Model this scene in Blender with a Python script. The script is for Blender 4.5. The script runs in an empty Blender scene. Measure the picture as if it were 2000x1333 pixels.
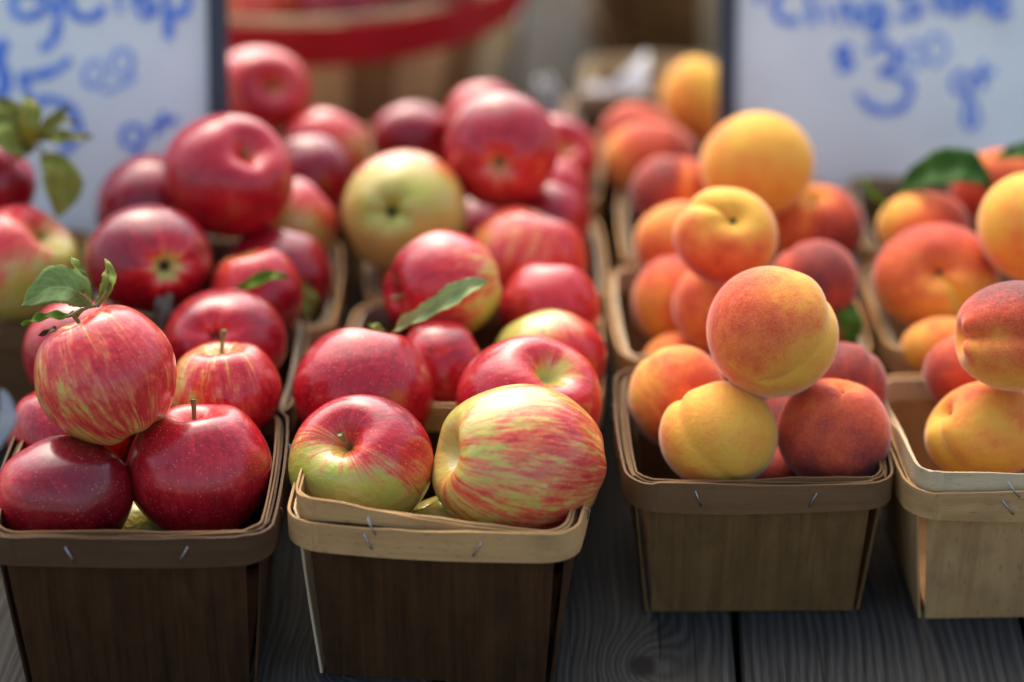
import bpy, math, random
import numpy as np
from mathutils import Vector, Matrix, noise as mnoise

# ------------------------------------------------------------------ camera, sky, sun, exposure
scene = bpy.context.scene
PITCH = math.radians(26.0)
cam_data = bpy.data.cameras.new('camera')
cam = bpy.data.objects.new('camera', cam_data)
scene.collection.objects.link(cam)
cam.location = (0, 0, 0.708)
cam.rotation_euler = (math.radians(90) - PITCH, 0, 0)
cam_data.lens = 85
cam_data.sensor_width = 36
cam_data.clip_start = 0.02
cam_data.clip_end = 200
cam_data.dof.use_dof = True
cam_data.dof.focus_distance = 1.245
cam_data.dof.aperture_fstop = 2.2
cam_data.dof.aperture_blades = 0
scene.camera = cam

SUN_EL, SUN_AZ = 49.0, -14.0          # degrees; azimuth from +Y (behind the fruit), negative is left
world = bpy.data.worlds.new('World')
scene.world = world
world.use_nodes = True
wn = world.node_tree
wn.nodes.clear()
sky = wn.nodes.new('ShaderNodeTexSky')
sky.sky_type = 'NISHITA'
sky.sun_disc = False
sky.sun_elevation = math.radians(SUN_EL)
sky.sun_rotation = math.radians(SUN_AZ)
sky.dust_density = 5.0
sky.air_density = 1.0
sky.ozone_density = 0.0
bg = wn.nodes.new('ShaderNodeBackground')
bg.inputs['Strength'].default_value = 0.14
wo = wn.nodes.new('ShaderNodeOutputWorld')
wn.links.new(sky.outputs['Color'], bg.inputs['Color'])
wn.links.new(bg.outputs['Background'], wo.inputs['Surface'])

sun_data = bpy.data.lights.new('sun', 'SUN')
sun_data.energy = 0.95
sun_data.angle = math.radians(80)
sun_data.color = (0.97, 0.98, 0.96)
sun = bpy.data.objects.new('sun', sun_data)
scene.collection.objects.link(sun)
_a, _e = math.radians(SUN_AZ), math.radians(SUN_EL)
to_sun = Vector((math.sin(_a) * math.cos(_e), math.cos(_a) * math.cos(_e), math.sin(_e)))
sun.rotation_euler = to_sun.to_track_quat('Z', 'Y').to_euler()

vs = scene.view_settings
vs.view_transform = 'Standard'
vs.look = 'None'
vs.exposure = 1.32
vs.gamma = 1.0
vs.use_curve_mapping = False
scene.cycles.max_bounces = 8
scene.cycles.caustics_reflective = False
scene.cycles.caustics_refractive = False

rng = random.Random(7)
VR = np.array([1.0, 0, 0])                                        # right
VU = np.array([0, math.sin(PITCH), math.cos(PITCH)])              # up in a frame tilted with the heaps
VT = np.array([0, -math.cos(PITCH), math.sin(PITCH)])             # toward the shopper


def tilt(v):
    w = VR * v[0] + VU * v[1] + VT * v[2]
    return w / np.linalg.norm(w)


# ------------------------------------------------------------------ node helpers
class NT:
    def __init__(s, name):
        s.m = bpy.data.materials.new(name)
        s.m.use_nodes = True
        s.t = s.m.node_tree
        s.t.nodes.clear()
        s.out = s.t.nodes.new('ShaderNodeOutputMaterial')

    def link(s, a, b):
        s.t.links.new(a, b)

    def put(s, sock, v):
        if hasattr(v, 'is_output') or isinstance(v, bpy.types.NodeSocket):
            s.link(v, sock)
        elif isinstance(v, (tuple, list)) and len(v) == 3 and sock.type == 'RGBA':
            sock.default_value = (*v, 1)
        else:
            sock.default_value = v

    def attr(s, name, out='Vector'):
        n = s.t.nodes.new('ShaderNodeAttribute')
        n.attribute_name = name
        return n.outputs[out]

    def sep(s, v):
        n = s.t.nodes.new('ShaderNodeSeparateXYZ')
        s.put(n.inputs[0], v)
        return n.outputs

    def comb(s, x, y, z):
        n = s.t.nodes.new('ShaderNodeCombineXYZ')
        for i, v in enumerate((x, y, z)):
            s.put(n.inputs[i], v)
        return n.outputs[0]

    def math(s, op, a, b=0.0, c=0.0, clamp=False):
        n = s.t.nodes.new('ShaderNodeMath')
        n.operation = op
        n.use_clamp = clamp
        for i, v in enumerate((a, b, c)):
            s.put(n.inputs[i], v)
        return n.outputs[0]

    def vmath(s, op, a, b=(0, 0, 0), scale=None):
        n = s.t.nodes.new('ShaderNodeVectorMath')
        n.operation = op
        s.put(n.inputs[0], a)
        s.put(n.inputs[1], b)
        if scale is not None:
            s.put(n.inputs['Scale'], scale)
        return n.outputs['Value'] if op in ('LENGTH', 'DISTANCE', 'DOT_PRODUCT') else n.outputs[0]

    def noise(s, vec, scale, detail=3, rough=.5, dist=0.0):
        n = s.t.nodes.new('ShaderNodeTexNoise')
        s.put(n.inputs['Vector'], vec)
        n.inputs['Scale'].default_value = scale
        n.inputs['Detail'].default_value = detail
        n.inputs['Roughness'].default_value = rough
        n.inputs['Distortion'].default_value = dist
        return n.outputs['Fac']

    def vor(s, vec, scale, rand=1.0):
        n = s.t.nodes.new('ShaderNodeTexVoronoi')
        s.put(n.inputs['Vector'], vec)
        n.inputs['Scale'].default_value = scale
        n.inputs['Randomness'].default_value = rand
        return n.outputs['Distance']

    def ramp(s, fac, stops, interp='LINEAR'):
        n = s.t.nodes.new('ShaderNodeValToRGB')
        s.put(n.inputs[0], fac)
        e = n.color_ramp.elements
        n.color_ramp.interpolation = interp
        while len(e) < len(stops):
            e.new(.5)
        for el, (p, c) in zip(e, stops):
            el.position = p
            el.color = (*c, 1) if isinstance(c, tuple) else (c, c, c, 1)
        return n.outputs['Color']

    def rng(s, v, a, b, c=0.0, d=1.0, smooth=False):
        n = s.t.nodes.new('ShaderNodeMapRange')
        n.interpolation_type = 'SMOOTHSTEP' if smooth else 'LINEAR'
        for i, x in enumerate((v, a, b, c, d)):
            s.put(n.inputs[i], x)
        return n.outputs[0]

    def mix(s, fac, a, b, mode='MIX'):
        n = s.t.nodes.new('ShaderNodeMix')
        n.data_type = 'RGBA'
        n.blend_type = mode
        s.put(n.inputs[0], fac)
        s.put(n.inputs[6], a)
        s.put(n.inputs[7], b)
        return n.outputs[2]

    def bump(s, h, strength, dist, normal=None):
        n = s.t.nodes.new('ShaderNodeBump')
        n.inputs['Strength'].default_value = strength
        n.inputs['Distance'].default_value = dist
        s.put(n.inputs['Height'], h)
        if normal is not None:
            s.put(n.inputs['Normal'], normal)
        return n.outputs[0]

    def principled(s, **k):
        n = s.t.nodes.new('ShaderNodeBsdfPrincipled')
        for a, v in k.items():
            s.put(n.inputs[a.replace('_', ' ')], v)
        s.link(n.outputs[0], s.out.inputs['Surface'])
        return n


M = {}


def apple_material():
    t = NT('apple_skin')
    p0 = t.attr('p0')                       # unit position on the apple, z along the core
    par = t.attr('par', 'Color')
    px = t.sep(p0)
    pr = t.sep(par)                         # blush, stripe strength, seed
    rad = t.math('MAXIMUM', t.math('SQRT', t.math('ADD', t.math('MULTIPLY', px[0], px[0]), t.math('MULTIPLY', px[1], px[1]))), .06)
    cx = t.math('DIVIDE', px[0], rad)
    cy = t.math('DIVIDE', px[1], rad)
    seed = t.math('MULTIPLY', pr[2], 37.0)
    v1 = t.comb(t.math('ADD', t.math('MULTIPLY', cx, 5.6), seed), t.math('MULTIPLY', cy, 5.6), t.math('MULTIPLY', px[2], 1.9))
    v2 = t.comb(t.math('ADD', t.math('MULTIPLY', cx, 19.0), seed), t.math('MULTIPLY', cy, 19.0), t.math('MULTIPLY', px[2], 2.8))
    off = t.vmath('ADD', p0, t.comb(seed, seed, 0.0))
    big = t.noise(off, 1.6, 2)
    s1 = t.noise(v1, 1.0, 3, .6, .4)
    s2 = t.noise(v2, 1.0, 3, .65, .6)
    fine = t.noise(off, 26.0, 3, .6)
    tt = t.math('ADD', pr[0], t.math('MULTIPLY', t.math('SUBTRACT', big, .5), .35))
    st = t.math('ADD', t.math('MULTIPLY', t.math('SUBTRACT', s1, .5), 1.1), t.math('MULTIPLY', t.math('SUBTRACT', s2, .5), 1.25))
    tt = t.math('ADD', tt, t.math('MULTIPLY', st, pr[1]))
    tt = t.math('ADD', tt, t.math('MULTIPLY', t.math('SUBTRACT', fine, .5), .16))
    ground = t.mix(t.rng(t.noise(off, 1.3, 2), .35, .65), (.40, .42, .06), (.58, .46, .12))
    red = t.ramp(tt, [(.26, (.58, .36, .08)), (.38, (.64, .16, .06)), (.52, (.58, .034, .032)), (.74, (.43, .008, .016)), (1.0, (.19, .003, .010))])
    col = t.mix(t.rng(tt, .20, .40, smooth=True), ground, red)
    # lenticels: small pale dots, denser toward the calyx end
    d = t.vor(off, 20.0)
    dots = t.math('MULTIPLY', t.rng(d, .17, .09, 0, 1), t.rng(t.noise(off, 5.0, 1), .35, .6, .15, .8))
    col = t.mix(dots, col, (.66, .45, .24))
    rough = t.rng(t.noise(off, 8.0, 3), .3, .7, .38, .5)
    bmp = t.math('ADD', t.math('MULTIPLY', t.noise(off, 7.0, 2), 1.0), t.math('MULTIPLY', t.noise(off, 60.0, 2), .05))
    t.principled(Base_Color=col, Roughness=rough, IOR=1.46, Normal=t.bump(bmp, .45, .0025),
                 Subsurface_Weight=.06, Subsurface_Radius=(.004, .0015, .001), Subsurface_Scale=1.0,
                 Coat_Weight=1.0, Coat_IOR=1.48, Coat_Roughness=.205, Specular_IOR_Level=.08)
    return t.m


def peach_material():
    t = NT('peach_skin')
    p0 = t.attr('p0')
    pr = t.sep(t.attr('par', 'Color'))
    seed = t.math('MULTIPLY', pr[2], 41.0)
    off = t.vmath('ADD', p0, t.comb(seed, seed, seed))
    big = t.noise(off, 1.3, 2, .5, .3)
    mid = t.noise(off, 4.0, 4, .6, .2)
    fine = t.noise(off, 22.0, 5, .75)
    tt = t.math('ADD', pr[0], t.math('MULTIPLY', t.math('SUBTRACT', big, .5), .75))
    tt = t.math('ADD', tt, t.math('MULTIPLY', t.math('SUBTRACT', mid, .5), .42))
    tt = t.math('ADD', tt, t.math('MULTIPLY', t.math('SUBTRACT', fine, .5), .36))
    col = t.ramp(tt, [(.0, (.78, .40, .035)), (.22, (.78, .28, .030)), (.38, (.72, .145, .022)), (.56, (.58, .060, .012)), (.78, (.34, .020, .012)), (1.0, (.14, .009, .014))])
    d = t.vor(off, 12.0)
    col = t.mix(t.math('MULTIPLY', t.rng(d, .07, .03, 0, .5), t.rng(t.noise(off, 3.0, 1), .5, .62)), col, (.22, .08, .02))
    fuzz = t.noise(off, 48.0, 3, .7)
    col = t.mix(t.rng(fuzz, .42, .72, 0, .22), col, (.80, .52, .32))
    h = t.math('ADD', t.math('MULTIPLY', fuzz, .35), t.noise(off, 9.0, 3))
    t.principled(Base_Color=col, Roughness=.66, Specular_IOR_Level=.2, Normal=t.bump(h, .4, .0014),
                 Subsurface_Weight=.10, Subsurface_Radius=(.006, .002, .001), Subsurface_Scale=1.0,
                 Sheen_Weight=.55, Sheen_Roughness=.30, Sheen_Tint=(1, .9, .86, 1))
    return t.m


def wood_material(name, c1, c2, rough=.6, contrast=1.0, stain=(.05, .03, .02), stain_amt=.3, bump=.25):
    """thin sliced wood; attribute 'gr' = (along the grain, across it, seed) in metres"""
    t = NT(name)
    g = t.sep(t.attr('gr'))
    sd = t.math('MULTIPLY', g[2], 13.7)
    v = t.comb(t.math('MULTIPLY', g[0], 9.0), t.math('MULTIPLY', g[1], 220.0), sd)
    w = t.comb(t.math('MULTIPLY', g[0], 22.0), t.math('MULTIPLY', g[1], 60.0), sd)
    n1 = t.noise(v, 1.0, 4, .6, .5)
    n2 = t.noise(w, 1.0, 3, .55, .8)
    n3 = t.noise(t.comb(t.math('MULTIPLY', g[0], 30.0), t.math('MULTIPLY', g[1], 30.0), sd), 1.0, 3)
    f = t.math('ADD', t.math('MULTIPLY', n1, .55), t.math('MULTIPLY', n2, .45))
    col = t.mix(t.rng(f, .5 - .22 / contrast, .5 + .22 / contrast), c1, c2)
    col = t.mix(t.rng(n3, .52, .75, 0, stain_amt), col, stain)
    flecks = t.noise(t.comb(t.math('MULTIPLY', g[0], 160.0), t.math('MULTIPLY', g[1], 900.0), sd), 1.0, 1)
    col = t.mix(t.rng(flecks, .66, .74, 0, .45), col, stain)
    t.principled(Base_Color=col, Roughness=t.rng(n1, .3, .7, rough, rough + .2), Specular_IOR_Level=.15,
                 Normal=t.bump(t.math('ADD', n1, t.math('MULTIPLY', flecks, .4)), bump, .0006))
    return t.m


def plank_material():
    t = NT('weathered_plank')
    g = t.sep(t.attr('gr'))                 # along, across, seed
    sd = t.math('MULTIPLY', g[2], 11.3)
    # one knot on the plank beside the peach basket
    kx = t.math('SUBTRACT', g[0], 1.066)
    ky = t.math('SUBTRACT', g[1], .103)
    kd2 = t.math('ADD', t.math('POWER', t.math('MULTIPLY', kx, 1 / .030), 2.0), t.math('POWER', t.math('MULTIPLY', ky, 1 / .022), 2.0))
    here = t.math('COMPARE', g[2], .44, .02)
    kk = t.math('MULTIPLY', t.math('POWER', 2.718, t.math('MULTIPLY', kd2, -1.0)), here)
    warp = t.noise(t.comb(t.math('MULTIPLY', g[0], 2.6), t.math('MULTIPLY', g[1], 7.0), sd), 1.0, 2, .5)
    warp2 = t.noise(t.comb(t.math('MULTIPLY', g[0], 14.0), t.math('MULTIPLY', g[1], 50.0), sd), 1.0, 2, .5)
    u = t.math('ADD', g[1], t.math('MULTIPLY', warp, .040))
    u = t.math('ADD', u, t.math('MULTIPLY', warp2, .006))
    u = t.math('ADD', u, t.math('MULTIPLY', kk, .028))
    ring = t.math('SINE', t.math('MULTIPLY', u, 1250.0))
    ring2 = t.math('SINE', t.math('MULTIPLY', u, 610.0))
    r = t.rng(t.math('ADD', ring, t.math('MULTIPLY', ring2, .5)), -1.3, 1.3, 0, 1)
    fib = t.noise(t.comb(t.math('MULTIPLY', g[0], 12.0), t.math('MULTIPLY', g[1], 700.0), sd), 1.0, 3, .6)
    blot = t.noise(t.comb(t.math('MULTIPLY', g[0], 7.0), t.math('MULTIPLY', g[1], 14.0), sd), 1.0, 3)
    f = t.math('ADD', t.math('MULTIPLY', r, .36), t.math('MULTIPLY', fib, .72))
    col = t.ramp(f, [(.25, (.018, .0163, .0135)), (.5, (.038, .035, .029)), (.8, (.066, .061, .052))])
    col = t.mix(t.rng(blot, .4, .7, 0, .5), col, (.03, .03, .028))
    col = t.mix(t.rng(t.noise(t.comb(t.math('MULTIPLY', g[0], 5.0), t.math('MULTIPLY', g[1], 25.0), sd), 1.0, 2), .5, .7, 0, .5), col, (.06, .045, .028))
    core = t.math('MULTIPLY', t.rng(kk, .84, .95, 0, 1), .9)
    col = t.mix(core, col, (.012, .010, .009))
    crack = t.rng(t.noise(t.comb(t.math('MULTIPLY', g[0], 4.0), t.math('MULTIPLY', g[1], 260.0), sd), 1.0, 1), .70, .74)
    col = t.mix(t.math('MULTIPLY', crack, .7), col, (.015, .014, .013))
    h = t.math('SUBTRACT', t.math('ADD', r, t.math('MULTIPLY', fib, .8)), t.math('MULTIPLY', crack, 1.5))
    t.principled(Base_Color=col, Roughness=.85, Specular_IOR_Level=.12, Normal=t.bump(h, .5, .0009))
    return t.m


def simple(name, color, rough=.5, metallic=0.0, spec=.5, var=.0, scale=40, bump=.0):
    t = NT(name)
    co = t.t.nodes.new('ShaderNodeTexCoord').outputs['Object']
    n = t.noise(co, scale, 3)
    c2 = tuple(max(0, x * (1 - var)) for x in color)
    col = t.mix(t.rng(n, .3, .7), color, c2)
    k = {}
    if bump:
        k['Normal'] = t.bump(n, bump, .001)
    t.principled(Base_Color=col, Roughness=rough, Metallic=metallic, Specular_IOR_Level=spec, **k)
    return t.m


def marker(name, dark, light):
    t = NT(name)
    co = t.t.nodes.new('ShaderNodeTexCoord').outputs['Object']
    n = t.math('ADD', t.math('MULTIPLY', t.noise(co, 45.0, 2), .6), t.math('MULTIPLY', t.noise(co, 400.0, 2), .4))
    t.principled(Base_Color=t.mix(t.rng(n, .36, .62), dark, light), Roughness=.5)
    return t.m


def leaf_material(name, top, under, spot=.0):
    t = NT(name)
    g = t.sep(t.attr('gr'))                 # along 0..1, across -1..1, seed
    a = t.math('ABSOLUTE', g[1])
    vein = t.math('SINE', t.math('MULTIPLY', t.math('SUBTRACT', g[0], t.math('MULTIPLY', a, .22)), 58.0))
    vein = t.rng(vein, .80, 1.0, 0, .5)
    rib = t.rng(a, .09, .03, 0, .8)
    vv = t.math('MAXIMUM', vein, rib)
    n = t.noise(t.comb(t.math('MULTIPLY', g[0], 3.0), t.math('MULTIPLY', g[1], 1.5), t.math('MULTIPLY', g[2], 9.0)), 1.6, 4, .6)
    base = t.mix(t.rng(n, .35, .7), top, tuple(x * .65 for x in top))
    base = t.mix(t.math('MULTIPLY', vv, .5), base, tuple(min(1, x * 1.6 + .03) for x in top))
    geo = t.t.nodes.new('ShaderNodeNewGeometry').outputs['Backfacing']
    col = t.mix(geo, base, under)
    edge = t.math('MULTIPLY', t.rng(a, .80, 1.0, 0, .7), t.rng(n, .4, .6))
    col = t.mix(edge, col, (.16, .10, .03))
    if spot:
        dk = t.rng(n, .62, .70, 0, spot)
        col = t.mix(dk, col, (.02, .012, .008))
    p = t.principled(Base_Color=col, Roughness=.5, Specular_IOR_Level=.2, Normal=t.bump(t.math('SUBTRACT', n, vv), .35, .0008))
    tr = t.t.nodes.new('ShaderNodeBsdfTranslucent')
    t.put(tr.inputs[0], col)
    ms = t.t.nodes.new('ShaderNodeMixShader')
    ms.inputs[0].default_value = .38
    t.link(p.outputs[0], ms.inputs[1])
    t.link(tr.outputs[0], ms.inputs[2])
    t.link(ms.outputs[0], t.out.inputs['Surface'])
    return t.m


M['apple'] = apple_material()
M['peach'] = peach_material()
M['plank'] = plank_material()
M['stem'] = simple('stem_bark', (.26, .22, .06), .7, var=.5, scale=300)
M['calyx'] = simple('calyx_dry', (.035, .030, .015), .85, var=.6, scale=500)
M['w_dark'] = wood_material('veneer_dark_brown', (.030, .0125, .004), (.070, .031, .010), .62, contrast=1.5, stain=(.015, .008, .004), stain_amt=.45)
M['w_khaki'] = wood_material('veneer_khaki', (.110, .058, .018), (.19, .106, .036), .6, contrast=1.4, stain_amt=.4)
M['w_tan'] = wood_material('veneer_tan', (.36, .20, .075), (.52, .32, .135), .58, contrast=1.3)
M['w_band'] = wood_material('veneer_band', (.38, .215, .08), (.52, .32, .135), .55, contrast=1.3)
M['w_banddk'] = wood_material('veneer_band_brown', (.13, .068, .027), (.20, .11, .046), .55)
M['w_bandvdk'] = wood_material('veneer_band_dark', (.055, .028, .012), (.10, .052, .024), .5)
M['w_pale'] = wood_material('veneer_pale', (.50, .38, .21), (.62, .50, .30), .5)
M['w_edge'] = wood_material('veneer_edge_layers', (.20, .14, .085), (.40, .31, .20), .5, contrast=2.0)
M['w_slat'] = wood_material('splint_slat', (.48, .29, .13), (.66, .45, .22), .5)
M['w_slatdk'] = wood_material('splint_slat_brown', (.20, .105, .042), (.30, .17, .075), .5)
M['w_grey'] = wood_material('splint_slat_greyed', (.32, .27, .17), (.48, .41, .27), .6)
M['red_hoop'] = wood_material('red_painted_hoop', (.34, .012, .018), (.46, .02, .03), .4, stain=(.2, .01, .01))
M['metal'] = simple('staple_wire', (.55, .55, .56), .3, 1.0, var=.3, scale=900)
M['board'] = simple('dry_erase_panel', (.76, .83, .77), .3, spec=.4, var=.13, scale=14)
M['frame'] = simple('dark_frame', (.028, .033, .042), .4, var=.2, scale=60)
M['ink'] = marker('blue_marker', (.025, .13, .60), (.13, .30, .74))
M['ink_thin'] = marker('blue_marker_faded', (.11, .28, .70), (.34, .50, .78))
M['paper'] = simple('white_paper', (.80, .82, .82), .6, var=.08, scale=30)
M['wire'] = simple('grey_wire', (.36, .35, .36), .45, .6, var=.3, scale=200)
LEAFMAT = {
    'g1': ((.29, .40, .12), (.30, .38, .22), 0), 'g2': ((.15, .28, .02), (.30, .33, .20), 0), 'g3': ((.32, .40, .08), (.34, .38, .2), 0),
    'g4': ((.38, .42, .08), (.34, .36, .18), .95), 'g5': ((.17, .32, .02), (.26, .30, .16), 0), 'br': ((.12, .08, .04), (.16, .12, .07), 0),
    'g6': ((.42, .50, .20), (.40, .46, .24), 0), 'pale': ((.28, .31, .22), (.32, .34, .26), 0), 'olive': ((.28, .29, .05), (.22, .21, .07), .5), 'olive2': ((.36, .38, .06), (.26, .25, .09), .2),
    'dg': ((.05, .15, .015), (.16, .26, .10), 0), 'dg2': ((.10, .25, .02), (.20, .30, .10), 0), 'white': ((.42, .46, .50), (.50, .54, .58), 0),
}
for k, (a, b, c) in LEAFMAT.items():
    M['leaf_' + k] = leaf_material('leaf_' + k, a, b, c)


# ------------------------------------------------------------------ object helpers
def link(name, me, mat=None, parent=None):
    o = bpy.data.objects.new(name, me)
    scene.collection.objects.link(o)
    if mat is not None and me is not None and not me.materials:
        me.materials.append(M[mat] if isinstance(mat, str) else mat)
    if parent is not None:
        o.parent = parent
    return o


def tag(o, label, cat, group=None):
    o['label'] = label
    o['category'] = cat
    if group:
        o['group'] = group
    return o


def empty(name, loc=(0, 0, 0), rz=0.0):
    o = bpy.data.objects.new(name, None)
    o.empty_display_size = .02
    scene.collection.objects.link(o)
    o.location = loc
    o.rotation_euler = (0, 0, rz)
    return o


def mesh(name, verts, faces, gr=None, smooth=True, extra=None):
    me = bpy.data.meshes.new(name)
    me.from_pydata([tuple(map(float, v)) for v in verts], [], faces)
    if smooth:
        me.polygons.foreach_set('use_smooth', [True] * len(me.polygons))
    if gr is not None:
        a = me.attributes.new('gr', 'FLOAT_VECTOR', 'POINT')
        a.data.foreach_set('vector', np.asarray(gr, dtype=np.float32).ravel())
    me.update()
    return me


def tube(name, pts, rad, k=7, cap=True):
    """round bar along points; rad a number or a list"""
    pts = [Vector(p) for p in pts]
    if not isinstance(rad, (list, tuple)):
        rad = [rad] * len(pts)
    vs_, fs = [], []
    ref = Vector((.31, .2, .93))
    for i, p in enumerate(pts):
        d = (pts[min(i + 1, len(pts) - 1)] - pts[max(i - 1, 0)]).normalized()
        a = d.cross(ref).normalized()
        b = d.cross(a)
        for j in range(k):
            an = 2 * math.pi * j / k
            vs_.append(p + (a * math.cos(an) + b * math.sin(an)) * rad[i])
    for i in range(len(pts) - 1):
        for j in range(k):
            fs.append((i * k + j, i * k + (j + 1) % k, (i + 1) * k + (j + 1) % k, (i + 1) * k + j))
    if cap:
        fs.append(tuple(range(k)))
        fs.append(tuple(range((len(pts) - 1) * k, len(pts) * k))[::-1])
    return mesh(name, vs_, fs)


def slab(name, front, back, gr=None, smooth=False):
    """solid sheet from two equal grids of points [nu][nv]"""
    nu, nv = len(front), len(front[0])
    q0, q1, q2 = (np.array(front[a][b], dtype=float) for a, b in ((nu // 2, nv // 2), (nu // 2 + (1 if nu // 2 + 1 < nu else -1), nv // 2), (nu // 2, nv // 2 + (1 if nv // 2 + 1 < nv else -1))))
    su_ = (1 if nu // 2 + 1 < nu else -1) * (1 if nv // 2 + 1 < nv else -1)
    flip = su_ * np.dot(np.cross(q1 - q0, q2 - q0), q0 - np.array(back[nu // 2][nv // 2], dtype=float)) < 0
    V = [p for r in front for p in r] + [p for r in back for p in r]
    o = nu * nv
    fs = []
    for i in range(nu - 1):
        for j in range(nv - 1):
            a, b, c, d = i * nv + j, (i + 1) * nv + j, (i + 1) * nv + j + 1, i * nv + j + 1
            fs.append((a, b, c, d))
            fs.append((o + a, o + d, o + c, o + b))
    for i in range(nu - 1):
        a, b = i * nv, (i + 1) * nv
        fs.append((a, o + a, o + b, b))
        a, b = i * nv + nv - 1, (i + 1) * nv + nv - 1
        fs.append((a, b, o + b, o + a))
    for j in range(nv - 1):
        fs.append((j, j + 1, o + j + 1, o + j))
        a = (nu - 1) * nv + j
        fs.append((a, o + a, o + a + 1, a + 1))
    g = None
    if gr is not None:
        g = [p for r in gr for p in r] * 2
    if flip:
        fs = [f[::-1] for f in fs]
    return mesh(name, V, fs, g, smooth)


def bevel_box(name, x0, x1, y0, y1, z0, z1, b=.0015, along=0, seed=0.0):
    """box with chamfered edges; grain runs along axis 'along'"""
    import bmesh
    bm = bmesh.new()
    vs_ = [bm.verts.new((x, y, z)) for x in (x0, x1) for y in (y0, y1) for z in (z0, z1)]
    for f in ((0, 1, 3, 2), (4, 6, 7, 5), (0, 4, 5, 1), (2, 3, 7, 6), (0, 2, 6, 4), (1, 5, 7, 3)):
        bm.faces.new([vs_[i] for i in f])
    bmesh.ops.recalc_face_normals(bm, faces=bm.faces)
    bmesh.ops.bevel(bm, geom=list(bm.edges), offset=b, segments=2, affect='EDGES', profile=.5)
    me = bpy.data.meshes.new(name)
    bm.to_mesh(me)
    bm.free()
    co = np.array([v.co[:] for v in me.vertices])
    o = [0, 1, 2]
    o.remove(along)
    g = np.stack([co[:, along], co[:, o[0]] + co[:, o[1]] * .7, np.full(len(co), seed)], 1)
    a = me.attributes.new('gr', 'FLOAT_VECTOR', 'POINT')
    a.data.foreach_set('vector', g.astype(np.float32).ravel())
    return me


# ------------------------------------------------------------------ the ground the stall stands on
gme = mesh('ground', [(-60, -60, -.76), (60, -60, -.76), (60, 60, -.76), (-60, 60, -.76)], [(0, 1, 2, 3)])
ground = link('ground', gme, simple('pale_gravel', (.34, .32, .29), .9, var=.35, scale=9))
ground['kind'] = 'structure'

# ------------------------------------------------------------------ the table
table = empty('market_table', (0, 0, 0), math.radians(-2.5))
tag(table, 'weathered grey plank table under all the fruit baskets', 'table')
for i in range(-6, 8):
    x0 = .0736 - .156 * i
    seed = .44 if i == 1 else round(.13 * ((i * 7) % 11) + .05, 3)
    dz = rng.uniform(-.0012, .0)
    pro = [(0, -.035), (0, -.004), (.0012, -.0012), (.004, 0), (.148, 0), (.1508, -.0012), (.152, -.004), (.152, -.035)]
    ys = [.72 + .04 * k for k in range(46)]
    V, G, fs = [], [], []
    for y in ys:
        wob = .0008 * math.sin(y * 7 + i) + .0005 * math.sin(y * 23 + 2 * i)
        for (px_, pz) in pro:
            V.append((x0 + px_ + wob, y, pz + dz))
            G.append((y, px_, seed))
    k = len(pro)
    for a in range(len(ys) - 1):
        for b in range(k):
            c = (b + 1) % k
            fs.append((a * k + b, a * k + c, (a + 1) * k + c, (a + 1) * k + b))
    fs.append(tuple(range(k))[::-1])
    fs.append(tuple(range((len(ys) - 1) * k, len(ys) * k)))
    link('plank', mesh('plank', V, fs, G, False), 'plank', table)
link('added_gap_board', bevel_box('added_gap_board', -1.1, 1.1, .70, 2.55, -.20, -.18, .002, 1, .7), 'plank', table)  # unseen board, added to keep sunlit ground from showing through the plank gaps
for y in (.95, 2.2):
    link('crossbeam', bevel_box('crossbeam', -.95, 1.0, y - .02, y + .02, -.13, -.0375, .003, 0, .3), 'plank', table)


# ------------------------------------------------------------------ quart baskets
def rim_path(w, d, rc=.017, bulge=.0016, n=9):
    """closed loop of (x, y, arc length), counter-clockwise from the front-left corner"""
    P = []
    hw, hd = w / 2, d / 2
    corners = [(hw - rc, -hd + rc, -90), (hw - rc, hd - rc, 0), (-hw + rc, hd - rc, 90), (-hw + rc, -hd + rc, 180)]
    sides = [((-hw + rc, -hd), (hw - rc, -hd), (0, -1)), ((hw, -hd + rc), (hw, hd - rc), (1, 0)),
             ((hw - rc, hd), (-hw + rc, hd), (0, 1)), ((-hw, hd - rc), (-hw, -hd + rc), (-1, 0))]
    for (a, b, nn), (cx, cy, a0) in zip(sides, corners):
        for k in range(n):
            f = k / n
            s = bulge * (1 - (2 * f - 1) ** 2)
            P.append((a[0] + (b[0] - a[0]) * f + nn[0] * s, a[1] + (b[1] - a[1]) * f + nn[1] * s))
        for k in range(6):
            an = math.radians(a0 + 90 * k / 6)
            P.append((cx + rc * math.cos(an), cy + rc * math.sin(an)))
    return P


def offset_path(P, o):
    n = len(P)
    R = []
    for i in range(n):
        a, b = P[i - 1], P[(i + 1) % n]
        tx, ty = b[0] - a[0], b[1] - a[1]
        L = math.hypot(tx, ty)
        R.append((P[i][0] + ty / L * o, P[i][1] - tx / L * o))
    return R


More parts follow.
